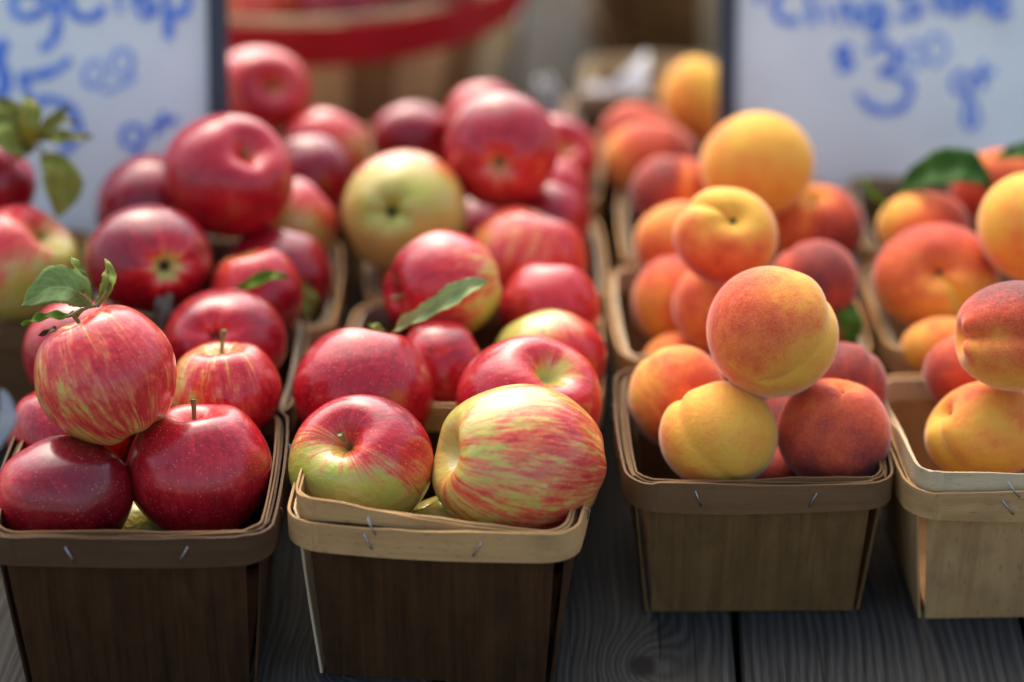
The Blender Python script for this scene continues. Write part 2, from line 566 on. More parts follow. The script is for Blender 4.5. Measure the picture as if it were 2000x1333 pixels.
def band(name, P, off, th, zlo, zhi, seed, r):
    """closed veneer hoop; zlo and zhi are functions of the path index fraction"""
    A, B = offset_path(P, off), offset_path(P, off - th)
    n = len(P)
    V, G, fs = [], [], []
    s = 0.0
    rows = 4
    ph = [r.uniform(0, 6.28) for _ in range(4)]
    for i in range(n):
        if i:
            s += math.hypot(A[i][0] - A[i - 1][0], A[i][1] - A[i - 1][1])
        f = i / n
        wob = .0006 * math.sin(2 * math.pi * f * 3 + ph[0]) + .0005 * math.sin(2 * math.pi * f * 7 + ph[1])
        lo, hi = zlo(A[i]) + .0007 * math.sin(2 * math.pi * f * 4 + ph[2]), zhi(A[i]) + wob + r.uniform(-.00045, .00035)
        for k in range(rows):
            z = lo + (hi - lo) * k / (rows - 1)
            V.append((*A[i], z))
            G.append((s, z, seed))
        for k in range(rows):
            z = lo + (hi - lo) * k / (rows - 1)
            V.append((*B[i], z))
            G.append((s, z + .03, seed))
    m = rows * 2
    for i in range(n):
        j = (i + 1) % n
        for k in range(rows - 1):
            fs.append((i * m + k, j * m + k, j * m + k + 1, i * m + k + 1))
            fs.append((i * m + rows + k, i * m + rows + k + 1, j * m + rows + k + 1, j * m + rows + k))
        fs.append((i * m + rows - 1, j * m + rows - 1, j * m + m - 1, i * m + m - 1))
        fs.append((i * m, i * m + rows, j * m + rows, j * m))
    me = mesh(name, V, fs, G, True)
    return me


def sharpen(me, deg=40):
    me.polygons.foreach_set('use_smooth', [True] * len(me.polygons))
    me.set_sharp_from_angle(angle=math.radians(deg))
    return me


def basket(label, cx, cy, rz=0.0, w=.140, d=.135, h=.086, panel='w_khaki', outer='w_banddk', inner='w_edge', raise_in=None, seed=1, staples=(-.030, .027), odd=None):
    r = random.Random(seed * 31)
    b = empty('quart_basket', (cx, cy, .0004), math.radians(rz))
    tag(b, label, 'basket', 'veneer quart baskets on the table')
    P = rim_path(w, d)
    bw, bd = w * .83, d * .83

    def rim_y(x, hw, hd, rc=.017):
        x = abs(x)
        s = .0016 * max(0, 1 - (x / (hw - rc)) ** 2)
        if x <= hw - rc:
            return hd + s
        return hd - rc + math.sqrt(max(rc * rc - (x - hw + rc) ** 2, 0))
    # four tapering walls of thin veneer with open slits at the corners
    for k in range(4):
        a = k * math.pi / 2
        ww, dd, bww, bdd = (w, d, bw, bd) if k % 2 == 0 else (d, w, bd, bw)
        th = .0013
        F, Bk, G = [], [], []
        nu, nv = 15, 7
        sk = r.uniform(-.002, .002)
        for i in range(nu):
            f = 2 * i / (nu - 1) - 1
            fr, bk, gg = [], [], []
            for j in range(nv):
                v = j / (nv - 1)
                hwt, hwb = (ww / 2 - .0105, bww / 2 - .0035) if k % 2 == 0 else (ww / 2 - .0085, bww / 2 - .0005)
                x = f * (hwb + (hwt - hwb) * v) + sk * v
                yt = rim_y(x, ww / 2, dd / 2) - .0014
                yb = bdd / 2
                y = yb + (yt - yb) * (v ** 1.05) + .0012 * math.sin(v * 3.1) * math.cos(f * 1.5)
                z = .0 + (h - .0015) * v + (.0008 * math.sin(f * 5 + seed) if j == nv - 1 else 0)
                ca, sa = math.cos(a), math.sin(a)
                fr.append((x * ca + y * sa, x * sa - y * ca, z))
                bk.append((x * ca + (y - th) * sa, x * sa - (y - th) * ca, z))
                gg.append((z + .3 * k, x, seed * 1.7 + k))
            F.append(fr); Bk.append(bk); G.append(gg)
        link('side_panel', slab('side_panel', F, Bk, G), odd if odd and k == 3 else panel, b)
    link('base_panel', bevel_box('base_panel', -bw / 2 + .004, bw / 2 - .004, -bd / 2 + .004, bd / 2 - .004, .0022, .0046, .0004, 0, seed * .3), panel, b)
    ri = raise_in or (lambda p: 0.0)
    hoop = link('rim_band', sharpen(band('rim_band', P, .0016, .0014, lambda p: h - .0165, lambda p: h, seed * .77, r)), outer, b)
    link('rim_band', sharpen(band('rim_band', P, -.0030, .0010, lambda p: h - .015 + ri(p), lambda p: h - .0010 + ri(p), seed * .77 + 5, r)), inner, b)
    link('rim_band', sharpen(band('rim_band', P, -.0044, .0010, lambda p: h - .013 + .6 * ri(p), lambda p: h + .0003 + .8 * ri(p), seed * .77 + 9, r)), inner, b)
    # wire staples through the bands
    for k in range(4):
        a = k * math.pi / 2
        ww, dd = (w, d) if k % 2 == 0 else (d, w)
        for q, sx in enumerate(staples):
            x = sx + r.uniform(-.003, .003)
            y = rim_y(x, ww / 2, dd / 2) + .0021
            sl = .0022 * (1 if q == 0 else -1) + r.uniform(-.001, .001)
            zc = h - .0083 + r.uniform(-.0012, .0012)
            ca, sa = math.cos(a), math.sin(a)
            pts = [(x - sl, y - .0022, zc + .0041), (x - sl, y, zc + .0040), (x - sl * .3, y + .0004, zc + .001), (x + sl * .5, y + .0003, zc - .002), (x + sl, y, zc - .0040), (x + sl, y - .0022, zc - .0041)]
            pts = [(px * ca + py * sa, px * sa - py * ca, pz) for px, py, pz in pts]
            link('staple', tube('staple', pts, .00046, 6), 'metal', hoop)
            if raise_in and k == 0:
                pts2 = [(p[0] + .002, p[1], p[2] + max(ri((p[0], p[1])), 0)) for p in pts]
                if ri((x, -d / 2)) > .005:
                    link('staple', tube('staple', pts2, .00046, 6), 'metal', hoop)
    return b


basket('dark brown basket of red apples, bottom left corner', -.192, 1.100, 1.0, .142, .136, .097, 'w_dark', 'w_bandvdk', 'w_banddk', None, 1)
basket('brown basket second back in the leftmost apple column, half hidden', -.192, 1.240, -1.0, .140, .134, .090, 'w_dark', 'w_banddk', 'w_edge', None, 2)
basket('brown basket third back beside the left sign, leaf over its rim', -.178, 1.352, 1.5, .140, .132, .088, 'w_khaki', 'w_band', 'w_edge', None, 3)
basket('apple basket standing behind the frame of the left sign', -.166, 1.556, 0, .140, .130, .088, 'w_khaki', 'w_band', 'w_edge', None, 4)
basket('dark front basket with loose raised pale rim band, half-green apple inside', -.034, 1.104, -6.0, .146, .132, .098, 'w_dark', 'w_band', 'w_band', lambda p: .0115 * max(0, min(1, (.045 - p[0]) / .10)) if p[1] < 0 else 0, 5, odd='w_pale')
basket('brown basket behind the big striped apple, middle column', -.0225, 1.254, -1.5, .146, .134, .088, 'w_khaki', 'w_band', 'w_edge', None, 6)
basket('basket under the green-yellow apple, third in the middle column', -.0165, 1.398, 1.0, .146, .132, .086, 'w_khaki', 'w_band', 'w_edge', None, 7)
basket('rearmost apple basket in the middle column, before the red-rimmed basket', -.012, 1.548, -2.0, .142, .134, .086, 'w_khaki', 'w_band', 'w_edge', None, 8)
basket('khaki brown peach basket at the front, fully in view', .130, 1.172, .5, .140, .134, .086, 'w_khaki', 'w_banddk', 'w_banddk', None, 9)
basket('pale rimmed peach basket second back behind the big top peach', .134, 1.3165, 2.0, .146, .132, .086, 'w_tan', 'w_band', 'w_pale', None, 10)
basket('peach basket third back, just before the right sign', .143, 1.454, -1.0, .142, .132, .086, 'w_khaki', 'w_band', 'w_edge', None, 11)
basket('peach basket behind the left edge of the right sign', .110, 1.632, 0, .140, .132, .084, 'w_khaki', 'w_band', 'w_edge', None, 12)
basket('tan peach basket at right edge with cream raised rim band', .278, 1.166, 1.5, .144, .134, .085, 'w_tan', 'w_tan', 'w_pale', lambda p: .0105 if p[1] < -.02 else max(0, .0105 * (1 - (p[1] + .02) / .05)), 13, (-.024, .030))
basket('peach basket second back at the right edge', .290, 1.327, 1.0, .142, .132, .086, 'w_tan', 'w_band', 'w_edge', None, 14)
basket('peach basket third back at the right edge, before the right sign', .297, 1.463, 0, .140, .130, .086, 'w_khaki', 'w_band', 'w_edge', None, 15)
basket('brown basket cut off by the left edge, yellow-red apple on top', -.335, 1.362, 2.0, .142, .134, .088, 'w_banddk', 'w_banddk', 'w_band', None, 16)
basket('small pale basket far back, beside white paper', .128, 1.805, -4.0, .140, .110, .056, 'w_tan', 'w_pale', 'w_pale', None, 17)


# ------------------------------------------------------------------ price signs
def catmull(pts, k=5):
    if len(pts) < 3:
        return pts
    P = [pts[0]] + list(pts) + [pts[-1]]
    R = []
    for i in range(1, len(P) - 2):
        a, b, c, d = (np.array(P[j]) for j in (i - 1, i, i + 1, i + 2))
        for q in range(k):
            f = q / k
            R.append(tuple(.5 * ((2 * b) + (-a + c) * f + (2 * a - 5 * b + 4 * c - d) * f * f + (-a + 3 * b - 3 * c + d) * f ** 3)))
    R.append(tuple(P[-2]))
    return R


def strokes_mesh(name, strokes, hw, z, r):
    V, fs = [], []
    for q, st in enumerate(strokes):
        pts = catmull(st)
        n = len(pts)
        o = len(V)
        zz = z + .00012 * q
        for i, p in enumerate(pts):
            a, b = pts[max(i - 1, 0)], pts[min(i + 1, n - 1)]
            tx, ty = b[0] - a[0], b[1] - a[1]
            L = math.hypot(tx, ty) or 1e-6
            wv = hw * (1 + .18 * math.sin(i * .7 + q)) * (.7 if i in (0, n - 1) else 1)
            V.append((p[0] - ty / L * wv, p[1] + tx / L * wv, zz))
            V.append((p[0] + ty / L * wv, p[1] - tx / L * wv, zz))
        for i in range(n - 1):
            fs.append((o + 2 * i, o + 2 * i + 1, o + 2 * i + 3, o + 2 * i + 2))
    return mesh(name, V, fs)


def sign(label, base_y, lean, u0, u1, v1, S):
    s = empty('price_sign', (0, base_y, .001))
    s.rotation_euler = (math.radians(90 - lean), 0, 0)      # local x right, y up the board, z toward the shopper
    tag(s, label, 'sign')
    f = .0128
    bp = link('board_panel', bevel_box('board_panel', u0 + f * .6, u1 - f * .6, f * .6, v1 - f * .6, -.005, -.0015, .0004, 0), 'board', s)
    link('frame_bar', bevel_box('frame_bar', u0, u0 + f, 0, v1, -.008, .0045, .0012, 1), 'frame', s)
    link('frame_bar', bevel_box('frame_bar', u1 - f, u1, 0, v1, -.008, .0045, .0012, 1), 'frame', s)
    link('frame_bar', bevel_box('frame_bar', u0 + f + .0003, u1 - f - .0003, 0, f, -.008, .0043, .0012, 0), 'frame', s)
    link('frame_bar', bevel_box('frame_bar', u0 + f + .0003, u1 - f - .0003, v1 - f, v1, -.008, .0043, .0012, 0), 'frame', s)
    for k, st in S.items():
        hw = {'word': .0029, 'price': .0030, 'cents': .0020, 'unit': .0021}[k]
        link('lettering', strokes_mesh('lettering', st, hw, -.0011, rng), 'ink_thin' if k == 'cents' else 'ink', bp)
    return s


# measured outlines: writing and leaves
LEAVES = [
    ('a3', 'g1', 0.35, [[-0.2174, 1.1196, 0.1819, 0.001], [-0.2212, 1.1153, 0.1914, 0.0088], [-0.23, 1.1113, 0.1967, 0.0109], [-0.2403, 1.1092, 0.1925, 0.0062], [-0.2497, 1.1142, 0.1844, 0.0003]], (0.1, 0.35, 0.93)),
    ('a3', 'g2', 0.70, [[-0.2221, 1.1178, 0.1781, 0.0005], [-0.2294, 1.1115, 0.1788, 0.0039], [-0.2374, 1.1058, 0.1809, 0.0039], [-0.2438, 1.1051, 0.1795, 0.0023], [-0.2489, 1.1062, 0.1773, 0.0003]], (0.0, 0.8, 0.6)),
    ('a3', 'g3', 0.80, [[-0.215, 1.1232, 0.1802, 0.0005], [-0.2179, 1.1234, 0.1897, 0.0029], [-0.2214, 1.1263, 0.1955, 0.0039], [-0.2234, 1.1286, 0.2003, 0.0029], [-0.2272, 1.1364, 0.2025, 0.0003]], (0.5, 0.1, 0.85)),
    ('a3', 'g4', 0.60, [[-0.2132, 1.1194, 0.1814, 0.0005], [-0.2089, 1.1178, 0.1873, 0.0023], [-0.2049, 1.119, 0.1943, 0.0047], [-0.2047, 1.1236, 0.1991, 0.0037], [-0.2077, 1.1302, 0.2035, 0.0003]], (-0.2, 0.1, 0.95)),
    ('a3', 'br', 0.40, [[-0.2334, 1.1184, 0.1703, 0.0005], [-0.2363, 1.1139, 0.1701, 0.0021], [-0.242, 1.113, 0.1682, 0.0003]], (0, 0.6, 0.8)),
    ('b3', 'g6', 0.75, [[-0.0663, 1.2038, 0.1255, 0.0008], [-0.0576, 1.197, 0.1344, 0.0051], [-0.0462, 1.1939, 0.1417, 0.0067], [-0.0335, 1.1934, 0.1497, 0.0089], [-0.0237, 1.1979, 0.1544, 0.0075], [-0.0121, 1.2095, 0.1555, 0.0003]], (-0.25, 0.45, 0.85)),
    ('b3', 'g3', 0.30, [[-0.0702, 1.2045, 0.127, 0.0006], [-0.0753, 1.2008, 0.1307, 0.0025], [-0.0796, 1.2015, 0.1322, 0.0003]], (0, 0.5, 0.8)),
    ('a6', 'g5', 0.60, [[-0.1601, 1.2587, 0.124, 0.0006], [-0.149, 1.2538, 0.1324, 0.0041], [-0.1377, 1.2539, 0.1371, 0.0041], [-0.127, 1.252, 0.1377, 0.0003]], (0.2, 0.45, 0.85)),
    ('a6', 'pale', 0.30, [[-0.2071, 1.2593, 0.1025, 0.0012], [-0.2004, 1.2548, 0.1161, 0.0053], [-0.1983, 1.2587, 0.124, 0.0041], [-0.1931, 1.2651, 0.1259, 0.0003]], (0.1, 0.2, 0.95)),
    ('a12', 'olive', 0.30, [[-0.1203, 1.3177, 0.0693, 0.0009], [-0.1211, 1.3058, 0.0904, 0.0067], [-0.123, 1.3105, 0.1, 0.0055], [-0.1248, 1.3145, 0.1082, 0.0003]], (0.4, 0.3, 0.85)),
    ('c2', 'olive', 0.40, [[-0.2893, 1.3588, 0.1711, 0.0009], [-0.2941, 1.3545, 0.1852, 0.0092], [-0.3002, 1.3595, 0.1954, 0.0104], [-0.3079, 1.3642, 0.205, 0.0009]], (0.3, 0.2, 0.9)),
    ('c2', 'olive', 0.40, [[-0.2893, 1.3601, 0.1738, 0.0009], [-0.2992, 1.3515, 0.1903, 0.0073], [-0.3114, 1.3528, 0.1931, 0.0061], [-0.3217, 1.3561, 0.1885, 0.0006]], (0.0, 0.5, 0.8)),
    ('c2', 'olive', 0.60, [[-0.2881, 1.3621, 0.178, 0.0009], [-0.2742, 1.3532, 0.1825, 0.0055], [-0.2635, 1.3532, 0.1825, 0.0049], [-0.2523, 1.3631, 0.1799, 0.0003]], (0.1, 0.5, 0.8)),
    ('c2', 'olive2', 0.50, [[-0.2832, 1.3588, 0.1711, 0.0012], [-0.2733, 1.3454, 0.1665, 0.0104], [-0.2696, 1.3398, 0.1549, 0.0129], [-0.272, 1.3328, 0.1406, 0.0009]], (0.4, 0.1, 0.9)),
    ('c2', 'olive', 0.60, [[-0.2879, 1.3695, 0.1818, 0.0009], [-0.2761, 1.3671, 0.1883, 0.0043], [-0.2622, 1.3666, 0.1872, 0.0006]], (0.1, 0.7, 0.7)),
    ('c2', 'olive2', 0.50, [[-0.2871, 1.3552, 0.1751, 0.0009], [-0.2875, 1.3468, 0.1921, 0.0067], [-0.2854, 1.3514, 0.2017, 0.0061], [-0.2906, 1.3602, 0.2082, 0.0003]], (0.2, 0.1, 0.95)),
    ('c2', 'g3', 0.50, [[-0.29, 1.3588, 0.1711, 0.0009], [-0.2951, 1.3414, 0.1812, 0.0061], [-0.3017, 1.3405, 0.1906, 0.0073], [-0.3088, 1.3492, 0.197, 0.0006]], (0.1, 0.3, 0.9)),
    ('c2', 'olive', 0.40, [[-0.2869, 1.3639, 0.1816, 0.0009], [-0.2773, 1.3561, 0.1885, 0.0043], [-0.2702, 1.3595, 0.1954, 0.0037], [-0.265, 1.3622, 0.2009, 0.0003]], (0.2, 0.3, 0.9)),
    ('p27', 'dg', 0.35, [[0.2381, 1.3958, 0.1273, 0.001], [0.2484, 1.3861, 0.1416, 0.0082], [0.2609, 1.3795, 0.1511, 0.0126], [0.2766, 1.3802, 0.1525, 0.0132], [0.2885, 1.3828, 0.1464, 0.0088], [0.2968, 1.3879, 0.134, 0.001]], (0.25, 0.45, 0.85)),
    ('p27', 'dg', 0.30, [[0.2984, 1.397, 0.1526, 0.001], [0.3075, 1.389, 0.1591, 0.005], [0.3217, 1.3896, 0.1603, 0.0069], [0.3343, 1.389, 0.1591, 0.0006]], (0.1, 0.5, 0.85)),
    ('p26', 'g5', 0.50, [[0.2338, 1.3821, 0.1286, 0.0006], [0.2258, 1.3788, 0.1334, 0.0028], [0.2204, 1.3816, 0.139, 0.0025], [0.2161, 1.3894, 0.1437, 0.0003]], (-0.2, 0.2, 0.95)),
    ('p12b', 'dg2', 0.30, [[0.1893, 1.3042, 0.1039, 0.0009], [0.1956, 1.2896, 0.1013, 0.0066], [0.1988, 1.2816, 0.0918, 0.0078], [0.2001, 1.2795, 0.076, 0.0009]], (0.3, 0.3, 0.9)),
    ('a1', 'white', 0.50, [[-0.2764, 1.0701, 0.119, 0.001], [-0.2499, 1.0033, 0.1645, 0.0072], [-0.2382, 0.9943, 0.1803, 0.0071], [-0.2348, 0.9933, 0.1896, 0.0047], [-0.2367, 0.9967, 0.1967, 0.0005]], (0.5, 0.3, 0.8)),
]
TWIGS = [[[-0.2237, 1.1169, 0.1762], [-0.2193, 1.1151, 0.1817], [-0.2155, 1.1149, 0.1835], [-0.2115, 1.116, 0.1836]], [[-0.2115, 1.116, 0.1836], [-0.2085, 1.1157, 0.1875], [-0.2059, 1.1158, 0.1923], [-0.2046, 1.1176, 0.196]], [[-0.2193, 1.1151, 0.1817], [-0.2216, 1.1128, 0.1816], [-0.2238, 1.1103, 0.1811], [-0.2264, 1.1099, 0.1801]], [[-0.2145, 1.1149, 0.1835], [-0.2148, 1.1153, 0.1868], [-0.2169, 1.1168, 0.1898], [-0.219, 1.1185, 0.1933]], [[-0.2145, 1.1149, 0.1835], [-0.2155, 1.1135, 0.1876], [-0.217, 1.1129, 0.1908], [-0.2205, 1.1117, 0.1931]]]
TWIG_OLIVE = [[-0.3033, 1.3774, 0.1637], [-0.2906, 1.3609, 0.1755], [-0.2842, 1.3572, 0.177], [-0.2799, 1.3542, 0.1709]]
SIGN_LEFT = {
    'word': [[(-0.3067, 0.2315), (-0.3089, 0.2347), (-0.3124, 0.2367), (-0.3166, 0.2371), (-0.3205, 0.2357), (-0.3235, 0.233), (-0.3248, 0.2293), (-0.3243, 0.2255), (-0.3221, 0.2223), (-0.3185, 0.2204), (-0.3144, 0.2201), (-0.3105, 0.2215), (-0.3076, 0.2243), (-0.3064, 0.22)], [(-0.3033, 0.2408), (-0.3023, 0.2259), (-0.2936, 0.2286)], [(-0.2933, 0.2418), (-0.2951, 0.2193), (-0.298, 0.2074), (-0.3028, 0.2015), (-0.3074, 0.2028)], [(-0.2686, 0.2497), (-0.2792, 0.2483), (-0.2874, 0.2358), (-0.2857, 0.2243), (-0.2781, 0.2193), (-0.2697, 0.222), (-0.265, 0.2279)], [(-0.2567, 0.2418), (-0.2551, 0.2226)], [(-0.2555, 0.2352), (-0.2511, 0.2404), (-0.2468, 0.2398)], [(-0.2455, 0.2391), (-0.2444, 0.224)], [(-0.2453, 0.2477), (-0.245, 0.2457)], [(-0.2322, 0.2391), (-0.2402, 0.2372), (-0.2383, 0.2312), (-0.233, 0.2279), (-0.2358, 0.222), (-0.2424, 0.2213)], [(-0.2255, 0.2424), (-0.2241, 0.2259), (-0.2233, 0.2061)], [(-0.2249, 0.2375), (-0.2162, 0.2418), (-0.2103, 0.2332), (-0.2144, 0.2233), (-0.2231, 0.222)]],
    'price': [[(-0.3274, 0.2021), (-0.3355, 0.1995), (-0.3364, 0.1902), (-0.3292, 0.1836), (-0.3307, 0.173), (-0.3388, 0.1703)], [(-0.332, 0.2074), (-0.3336, 0.1646)], [(-0.2876, 0.1935), (-0.2964, 0.1869), (-0.3085, 0.1829), (-0.3189, 0.1823), (-0.3167, 0.1736), (-0.3135, 0.1646), (-0.3021, 0.1676), (-0.2902, 0.1623), (-0.2837, 0.153), (-0.2839, 0.1437), (-0.2887, 0.137), (-0.2961, 0.1336)]],
    'cents': [[(-0.267, 0.182), (-0.2666, 0.1864), (-0.268, 0.1899), (-0.2707, 0.1917), (-0.274, 0.1911), (-0.277, 0.1885), (-0.2787, 0.1844), (-0.2788, 0.1801), (-0.2772, 0.1768), (-0.2743, 0.1754), (-0.271, 0.1763), (-0.2682, 0.1793), (-0.2667, 0.1835)], [(-0.2478, 0.1898), (-0.2476, 0.194), (-0.2493, 0.1975), (-0.2523, 0.1993), (-0.2559, 0.1989), (-0.2591, 0.1964), (-0.2608, 0.1926), (-0.2608, 0.1884), (-0.2588, 0.1852), (-0.2556, 0.1837), (-0.252, 0.1844), (-0.249, 0.1872), (-0.2476, 0.1912)], [(-0.2673, 0.172), (-0.2565, 0.1756), (-0.2451, 0.1829)]],
    'unit': [[(-0.2404, 0.143), (-0.2413, 0.1464), (-0.2441, 0.1489), (-0.2479, 0.1497), (-0.2517, 0.1486), (-0.2543, 0.1459), (-0.2551, 0.1424), (-0.2538, 0.1391), (-0.2507, 0.1369), (-0.2469, 0.1364), (-0.2432, 0.1378), (-0.2409, 0.1406), (-0.2404, 0.1441)], [(-0.2396, 0.1477), (-0.2431, 0.138), (-0.2466, 0.127), (-0.2475, 0.1179)], [(-0.2274, 0.159), (-0.2302, 0.1513), (-0.2336, 0.1437)], [(-0.2356, 0.1503), (-0.2282, 0.1523), (-0.2181, 0.1543)]],
}
SIGN_RIGHT = {
    'word': [[(0.1719, 0.2132), (0.1685, 0.2063), (0.1699, 0.2035)], [(0.1942, 0.2153), (0.1859, 0.2125), (0.1797, 0.2021), (0.184, 0.1917), (0.1966, 0.1917)], [(0.2018, 0.2219), (0.2035, 0.2028), (0.2058, 0.1883)], [(0.2132, 0.2035), (0.2162, 0.1904)], [(0.2117, 0.2112), (0.2121, 0.2094)], [(0.224, 0.1883), (0.2231, 0.2021)], [(0.2235, 0.198), (0.2293, 0.2028), (0.2329, 0.198), (0.2345, 0.1876)], [(0.2518, 0.1966), (0.251, 0.1998), (0.2488, 0.2021), (0.2459, 0.2028), (0.2431, 0.2018), (0.2411, 0.1993), (0.2407, 0.1961), (0.2417, 0.1929), (0.2441, 0.1909), (0.247, 0.1904), (0.2498, 0.1917), (0.2515, 0.1944), (0.2517, 0.1977)], [(0.2524, 0.2028), (0.254, 0.1897), (0.2492, 0.1834), (0.2429, 0.1848)], [(0.2781, 0.216), (0.2683, 0.2132), (0.2684, 0.2056), (0.2769, 0.2015), (0.2756, 0.1945), (0.2631, 0.1938)], [(0.2898, 0.2215), (0.2894, 0.2063), (0.2924, 0.1966)], [(0.2837, 0.2118), (0.297, 0.2132)], [(0.309, 0.2035), (0.3082, 0.2067), (0.306, 0.209), (0.3031, 0.2098), (0.3003, 0.2087), (0.2984, 0.2063), (0.2979, 0.203), (0.299, 0.1999), (0.3013, 0.1978), (0.3043, 0.1973), (0.307, 0.1986), (0.3087, 0.2013), (0.3089, 0.2046)], [(0.3133, 0.198), (0.3124, 0.2091)], [(0.3128, 0.2056), (0.318, 0.2098), (0.3216, 0.2049), (0.3231, 0.1973)], [(0.3272, 0.2028), (0.337, 0.2056), (0.334, 0.2112), (0.3278, 0.2091), (0.3266, 0.2015), (0.3309, 0.1952), (0.3406, 0.198)]],
    'price': [[(0.2326, 0.1716), (0.2263, 0.1723), (0.2228, 0.1681), (0.2278, 0.1653), (0.232, 0.1625), (0.2286, 0.1584), (0.223, 0.1591)], [(0.2276, 0.1758), (0.2279, 0.1556)], [(0.2431, 0.1695), (0.2494, 0.1737), (0.2571, 0.1744), (0.2628, 0.1688), (0.2608, 0.1612), (0.2531, 0.157), (0.2637, 0.1542), (0.2715, 0.1486), (0.2724, 0.1395), (0.2655, 0.1318), (0.255, 0.1297), (0.2437, 0.1339), (0.2372, 0.1423)]],
    'cents': [[(0.2816, 0.167), (0.2814, 0.1714), (0.2795, 0.1748), (0.2764, 0.1764), (0.2731, 0.1756), (0.2704, 0.1727), (0.2691, 0.1685), (0.2696, 0.1642), (0.2717, 0.161), (0.2749, 0.1598), (0.2782, 0.161), (0.2807, 0.1642), (0.2818, 0.1685)], [(0.297, 0.1704), (0.2968, 0.1755), (0.2947, 0.1795), (0.2913, 0.1812), (0.2875, 0.1803), (0.2845, 0.1769), (0.283, 0.172), (0.2835, 0.167), (0.2859, 0.1633), (0.2894, 0.1619), (0.2931, 0.1633), (0.296, 0.1671), (0.2971, 0.1721)]],
    'unit': [[(0.314, 0.1493), (0.313, 0.1529), (0.3107, 0.1554), (0.3076, 0.1563), (0.3046, 0.1551), (0.3026, 0.1523), (0.3021, 0.1487), (0.3032, 0.1452), (0.3058, 0.1429), (0.3089, 0.1424), (0.3118, 0.1438), (0.3136, 0.1468), (0.3138, 0.1505)], [(0.3149, 0.1542), (0.3131, 0.1402), (0.3106, 0.1248), (0.3149, 0.1185), (0.3197, 0.1241), (0.3159, 0.1381)], [(0.3224, 0.1639), (0.3219, 0.1542), (0.3235, 0.1444)], [(0.3163, 0.1542), (0.3233, 0.1556), (0.331, 0.157)]],
}
